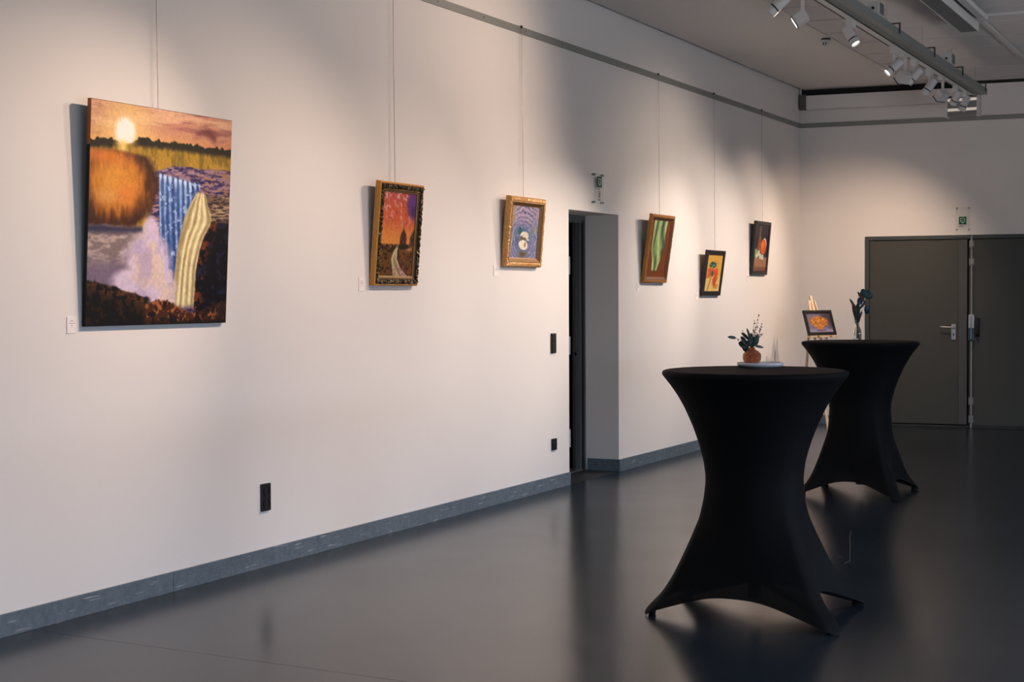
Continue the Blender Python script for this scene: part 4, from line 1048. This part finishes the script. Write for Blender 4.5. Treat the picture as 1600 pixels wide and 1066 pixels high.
bar(MB(), (0, lean(0.5) + 0.03, 0.5), (0, lean(1.455) + 0.03, 1.455), 0.034, 0.016).build('mast', M['pine'], E0, bevel=0.003)
MB().box(-0.19, 0.19, -0.035, 0.022, 1.015, 1.034).build('ledge', M['pine'], E0, bevel=0.003)
bar(MB(), (-0.15, lean(0.45) + 0.03, 0.45), (0.15, lean(0.45) + 0.03, 0.45), 0.028, 0.016).build('crossbar', M['pine'], E0, bevel=0.003)
for s_ in (-0.09, 0.09):
    MB().lathe([(0.010, 0), (0.012, 0.012), (0.007, 0.022)], 12).xform(Matrix.Translation((s_, -0.035, 1.022)) @ Matrix.Rotation(R(90), 4, 'X')).build('wing_nut', M['gilt'], E0, smooth=50)
EP = empty('framed_painting', (ex, ey, 1.0345), (-LE, 0, ang)); tag(EP, 'small black framed painting of a round orange basket standing on the easel', 'painting')
canvas_mesh(paint_basket(), 0.40 - 0.06, 0.03, 0.275 - 0.03, -0.012, EP)
simple_frame(EP, 0.40, 0.275, 0.032, 0.022)
MB().box(-0.18, 0.18, -0.008, 0.0, 0.01, 0.265).build('backing_board', M['darkmetal'], EP)

# ------------------------------------------------------------------ lighting track, cable tray and lamps
XT0, XT1, ZTK = 1.992, 2.058, 3.50
YE = 15.62
tk = empty('lighting_track', (0, 0, 0)); tag(tk, 'long white lighting track with a dark slot hung below the ceiling', 'track')
MB().box(XT0, XT1, 2.5, YE, ZTK + 0.004, ZTK + 0.036).build('track_profile', M['white'], tk, bevel=0.002)
lamp_y = [l[1] for l in LAMPS[:12]]
cuts = [2.5] + [q for y in lamp_y for q in (y - 0.06, y + 0.06)] + [YE - 0.04]
for a, b in zip(cuts[::2], cuts[1::2]):
    if b - a > 0.06: MB().box(XT0 + 0.004, XT0 + 0.018, a + 0.02, b - 0.02, ZTK + 0.0025, ZTK + 0.006).build('slot', M['blackplastic'], tk)
MB().box(XT1 - 0.004, XT1 + 0.006, 2.5, YE, ZTK + 0.006, ZTK + 0.012).build('shadow_gap', M['blackplastic'], tk)
tr_ = empty('cable_tray', (0, 0, 0)); tag(tr_, 'grey perforated cable tray running beside the white lighting track', 'tray')
tb = MB(); A, B_ = XT1 + 0.007, XT1 + 0.118
tb.box(A, B_, 2.5, YE + 0.08, ZTK + 0.012, ZTK + 0.016).box(A, A + 0.004, 2.5, YE + 0.08, ZTK + 0.016, ZTK + 0.07).box(B_ - 0.004, B_, 2.5, YE + 0.08, ZTK + 0.016, ZTK + 0.07)
tb.build('tray_body', M['tray'], tr_)
MB().box(A + 0.045, A + 0.052, 2.5, YE + 0.08, ZTK + 0.009, ZTK + 0.012).build('tray_rib', M['tray'], tr_)
pf = MB()
for r_ in (0.018, 0.034):
    y = 8.5
    while y < YE:
        pf.box(A + r_ - 0.004, A + r_ + 0.004, y, y + 0.022, ZTK + 0.0113, ZTK + 0.0122); y += 0.055
tag(pf.build('perforation', M['blackplastic'], tr_), kind='stuff')
HK = [(11.75, 'second-nearest'), (13.05, ''), (14.3, ''), (15.5, '')]
for i, (y, _) in enumerate(HK):
    k = MB()
    k.box(1.985, 2.20, y - 0.010, y + 0.010, ZTK + 0.098, ZTK + 0.106).box(2.19, 2.20, y - 0.010, y + 0.010, ZTK + 0.02, ZTK + 0.098)
    hk = empty('tray_hanger', (0, 0, 0)); tag(hk, ['dark steel hanger over the cable tray, nearest in view', 'dark steel hanger over the cable tray, second in view', 'dark steel hanger over the cable tray, third in view', 'dark steel hanger at the far end of the cable tray'][i], 'hanger', 'cable tray hangers')
    k.build('bracket', M['darkmetal'], hk, bevel=0.001)
    MB().tube([(2.09, y, ZTK + 0.017), (2.09, y, ZTK + 0.135)], 0.003, 8).build('threaded_rod', M['darkmetal'], hk)
    MB().tube([(2.09, y, ZTK + 0.13), (2.09, y, ZC + 0.004)], 0.0012, 6).build('suspension_wire', M['zinc'], hk)
    MB().lathe([(0.009, 0), (0.009, 0.008)], 6).build('nut', M['darkmetal'], hk, loc=(2.09, y, ZTK + 0.106))
for i, y in enumerate((11.2, 13.9)):
    jb = empty('junction_box', (2.14, y, ZTK + 0.07)); tag(jb, ['grey junction box on the tray, nearer the camera', 'grey junction box on the tray, farther along'][i], 'box', 'junction boxes on the tray')
    MB().box(-0.045, 0.045, -0.07, 0.07, 0, 0.10).build('housing', M['white'], jb, bevel=0.006)
    MB().box(0.045, 0.050, -0.06, 0.06, 0.008, 0.092).build('lid', M['zinc'], jb, bevel=0.002)
    MB().lathe([(0.010, 0), (0.010, 0.02)], 10).xform(Matrix.Translation((0, -0.07, 0.05)) @ Matrix.Rotation(R(90), 4, 'X')).build('gland', M['blackplastic'], jb)

def aim_matrix(pos, target):
    d = Vector(target) - Vector(pos)
    return d.to_track_quat('-Z', 'Y').to_matrix().to_4x4()
LABELS = [
    'white square flood lamp on the track nearest the camera, outside the picture',
    'white square flood lamp on the track aimed at the waterfall canvas',
    'white cylinder spotlight cut by the top edge, leftmost lamp in view',
    'white square flood lamp with a glowing face, second lamp from the left',
    'white cylinder spotlight aimed down with its bright lens showing, hanging alone mid track',
    'white cylinder spotlight with a small bright lens, first of the far cluster',
    'white flood lamp on a long arm at the start of the far cluster',
    'white cylinder spotlight just right of the first long armed flood lamp',
    'white cylinder spotlight hanging in the middle of the far cluster',
    'white flood lamp on a long arm near the far end of the track',
    'white cylinder spotlight second from the far end of the track',
    'white cylinder spotlight at the far end of the track above the striped fitting',
    'white cylinder spotlight on the second track, outside the picture on the right',
]
HEADZ = [3.31, 3.31, 3.325, 3.306, 3.39, 3.345, 3.30, 3.365, 3.35, 3.33, 3.395, 3.385, 3.36]
BODY_DIR = {2: (-0.70, -0.20, -0.68), 3: (-0.80, -0.20, -0.52), 4: (0.50, -0.12, -0.76), 5: (-0.62, -0.42, -0.66), 6: (-0.60, 0.35, -0.60), 7: (-0.62, -0.25, -0.72), 8: (-0.55, -0.15, -0.80), 9: (-0.60, 0.35, -0.60), 10: (-0.45, 0.25, -0.75), 11: (-0.35, -0.05, -0.90)}
XL0 = (XT0 + XT1) / 2
t2k = empty('lighting_track', (0, 0, 0)); tag(t2k, 'short second lighting track right of the picture, nearer the windows', 'track')  # unseen track added to carry the extra lamp on the duck painting
MB().box(5.167, 5.233, 11.5, 15.5, ZTK + 0.004, ZTK + 0.036).build('track_profile', M['white'], t2k, bevel=0.002)
for y in (12.0, 15.0): MB().tube([(5.2, y, ZTK + 0.034), (5.2, y, ZC + 0.0015)], 0.005, 8).build('suspension_rod', M['zinc'], t2k)
for i, (kind, y, aim, watts, cone, blend, tone) in enumerate(LAMPS):
    zt = ZTK
    hz = HEADZ[i]
    XL = XL0 if i < 12 else 5.2
    o = empty('track_spotlight', (XL, y, zt)); tag(o, LABELS[i], 'lamp', 'track lamps')
    dirv = Vector(BODY_DIR.get(i, tuple(Vector(aim) - Vector((XL, y, hz))))).normalized()
    Rm = dirv.to_track_quat('-Z', 'Y').to_matrix().to_4x4()
    hp = Vector((0, 0, hz - zt))
    if kind == 'cylinder':
        MB().box(-0.026, 0.026, -0.05, 0.05, -0.052, 0.004).build('adapter', M['white'], o, bevel=0.003)
        MB().tube([(0.0, 0.0, -0.05), (0.0, 0.0, hp.z + 0.045), (0, 0, hp.z)], 0.011, 8).build('stem', M['white'], o, smooth=50)
        hd = empty('head', hp, (0, 0, 0), o); hd.matrix_local = Matrix.Translation(hp) @ Rm
        b = MB().lathe([(0.030, 0.078), (0.036, 0.072), (0.0375, 0.055), (0.0375, -0.030)], 28)
        b.build('barrel', M['white'], hd, smooth=35)
        MB().lathe([(0.0355, -0.031), (0.0355, -0.040)], 28).build('black_ring', M['blackplastic'], hd, smooth=35)
        MB().lathe([(0.0375, -0.041), (0.0375, -0.078), (0.034, -0.078), (0.031, -0.062), (0.001, -0.062)], 28).build('bezel', M['white'], hd, smooth=35)
        MB().lathe([(0.0305, -0.064), (0.0305, -0.0655)], 24).build('lens', M['lens'] if i in (4, 5) else M['lensdim'], hd)
        lp = Vector((XL, y, hz)) + dirv * 0.082
    else:
        MB().box(-0.024, 0.024, -0.05, 0.05, -0.030, 0.004).build('adapter', M['white'], o, bevel=0.003)
        side = Vector((0.0, 0.075, 0))
        MB().box(-0.012, 0.012, 0.044, 0.062, hp.z - 0.005, -0.006).build('arm', M['white'], o, bevel=0.003)
        hd = empty('head', hp, (0, 0, 0), o); hd.matrix_local = Matrix.Translation(hp) @ Rm @ Matrix.Scale(0.84, 4)
        MB().box(-0.065, 0.065, -0.043, 0.043, -0.050, 0.060).build('housing', M['white'], hd, bevel=0.005)
        MB().box(-0.069, 0.069, -0.047, 0.047, -0.057, -0.049).build('face_frame', M['blackplastic'], hd, bevel=0.002)
        MB().box(-0.060, 0.060, -0.038, 0.038, -0.0585, -0.057).build('lens', M['lens'], hd)
        lp = Vector((XL, y, hz)) + dirv * 0.075
    ld = bpy.data.lights.new('spotlight_beam', 'SPOT'); ld.energy = watts; ld.color = tone; ld.spot_size = R(cone); ld.spot_blend = blend; ld.shadow_soft_size = 0.03
    lo = bpy.data.objects.new('spotlight_beam', ld); COL.objects.link(lo)
    lo.matrix_world = Matrix.Translation(lp) @ aim_matrix(lp, aim)

# double linear fitting at the end of the track
f0 = empty('double_flood_fitting', (1.895, 15.90, 3.435), (0, 0, R(-3))); tag(f0, 'wide square lamp with two pale reflector strips at the far end of the track', 'lamp')
MB().box(-0.150, 0.150, -0.03, 0.09, -0.105, 0.105).build('housing', M['zinc'], f0, bevel=0.006)
for s_ in (-1, 1):
    MB().box(s_ * 0.165 - 0.014, s_ * 0.165 + 0.014, -0.05, 0.05, -0.118, 0.105).build('side_bracket', M['white'], f0, bevel=0.003)
for z in (0.062, -0.040):
    MB().box(-0.148, 0.148, -0.044, -0.030, z - 0.014, z + 0.014).build('reflector_strip', M['lensdim'], f0, bevel=0.003)
MB().box(-0.150, 0.150, -0.050, -0.030, 0.088, 0.100).build('top_hood', M['blackplastic'], f0, bevel=0.002)
MB().box(-0.150, 0.150, -0.046, -0.030, -0.105, -0.070).build('bottom_hood', M['zinc'], f0, bevel=0.002)
MB().tube([(0.13, 0.0, 0.10), (0.13, -0.2, 0.10), (0.13, -0.30, 0.085)], 0.012, 8).build('stem', M['white'], f0)

# ceiling luminaire, trunking, detector
lu = empty('ceiling_luminaire', (2.55, 12.73, 3.65)); tag(lu, 'long switched off fluorescent luminaire with grey louvre under the ceiling', 'lamp')
MB().box(-0.075, 0.075, -3.0, 0, 0.012, 0.075).build('housing', M['white'], lu, bevel=0.006)
MB().box(-0.068, 0.068, -2.99, -0.01, 0.006, 0.013).build('louvre_tray', M['louvre'], lu)
lv = MB()
for k in range(100): lv.box(-0.067, 0.067, -2.98 + k * 0.0297, -2.978 + k * 0.0297, 0.0, 0.007)
tag(lv.build('louvre_blade', M['zinc'], lu), kind='stuff')
for s_ in (-1, 1): MB().box(s_ * 0.071 - 0.004, s_ * 0.071 + 0.004, -3.0, 0, 0.0, 0.013).build('edge_strip', M['white'], lu, bevel=0.001)
for y in (-0.5, -2.4): MB().tube([(0, y, 0.075), (0, y, ZC - 3.65 + 0.003)], 0.006, 8).build('suspension_rod', M['zinc'], lu)
tn = empty('cable_trunking', (2.68, 12.66, ZC - 0.062)); tag(tn, 'white cable trunking along the ceiling beside the luminaire', 'trunking')
MB().box(-0.03, 0.03, -3.2, 0, 0, 0.040).build('trunking_body', M['white'], tn, bevel=0.003)
MB().box(-0.052, -0.030, -0.9, -0.15, 0.010, 0.034).build('connector', M['blackplastic'], tn, bevel=0.003)
MB().box(-0.038, 0.036, -0.12, -0.04, -0.006, 0.042).build('end_cover', M['white'], tn, bevel=0.004)
sd = empty('motion_detector', (1.199, 13.19, ZC)); tag(sd, 'small white dome detector with dark base on the plaster ceiling', 'detector')
MB().lathe([(0.040, 0.0), (0.042, -0.010), (0.034, -0.016)], 24).build('base', M['darkmetal'], sd, smooth=40)
MB().lathe([(0.046, -0.016), (0.047, -0.022), (0.030, -0.034)], 24).build('collar', M['white'], sd, smooth=40)
MB().lathe([(0.028, -0.034), (0.028, -0.050), (0.024, -0.062), (0.014, -0.070), (0.001, -0.072)], 24).build('dome', M['white'], sd, smooth=60)
MB().box(-0.020, -0.012, -0.031, -0.024, -0.060, -0.038).box(0.004, 0.011, -0.031, -0.024, -0.060, -0.038).build('lens_slot', M['blackplastic'], sd)
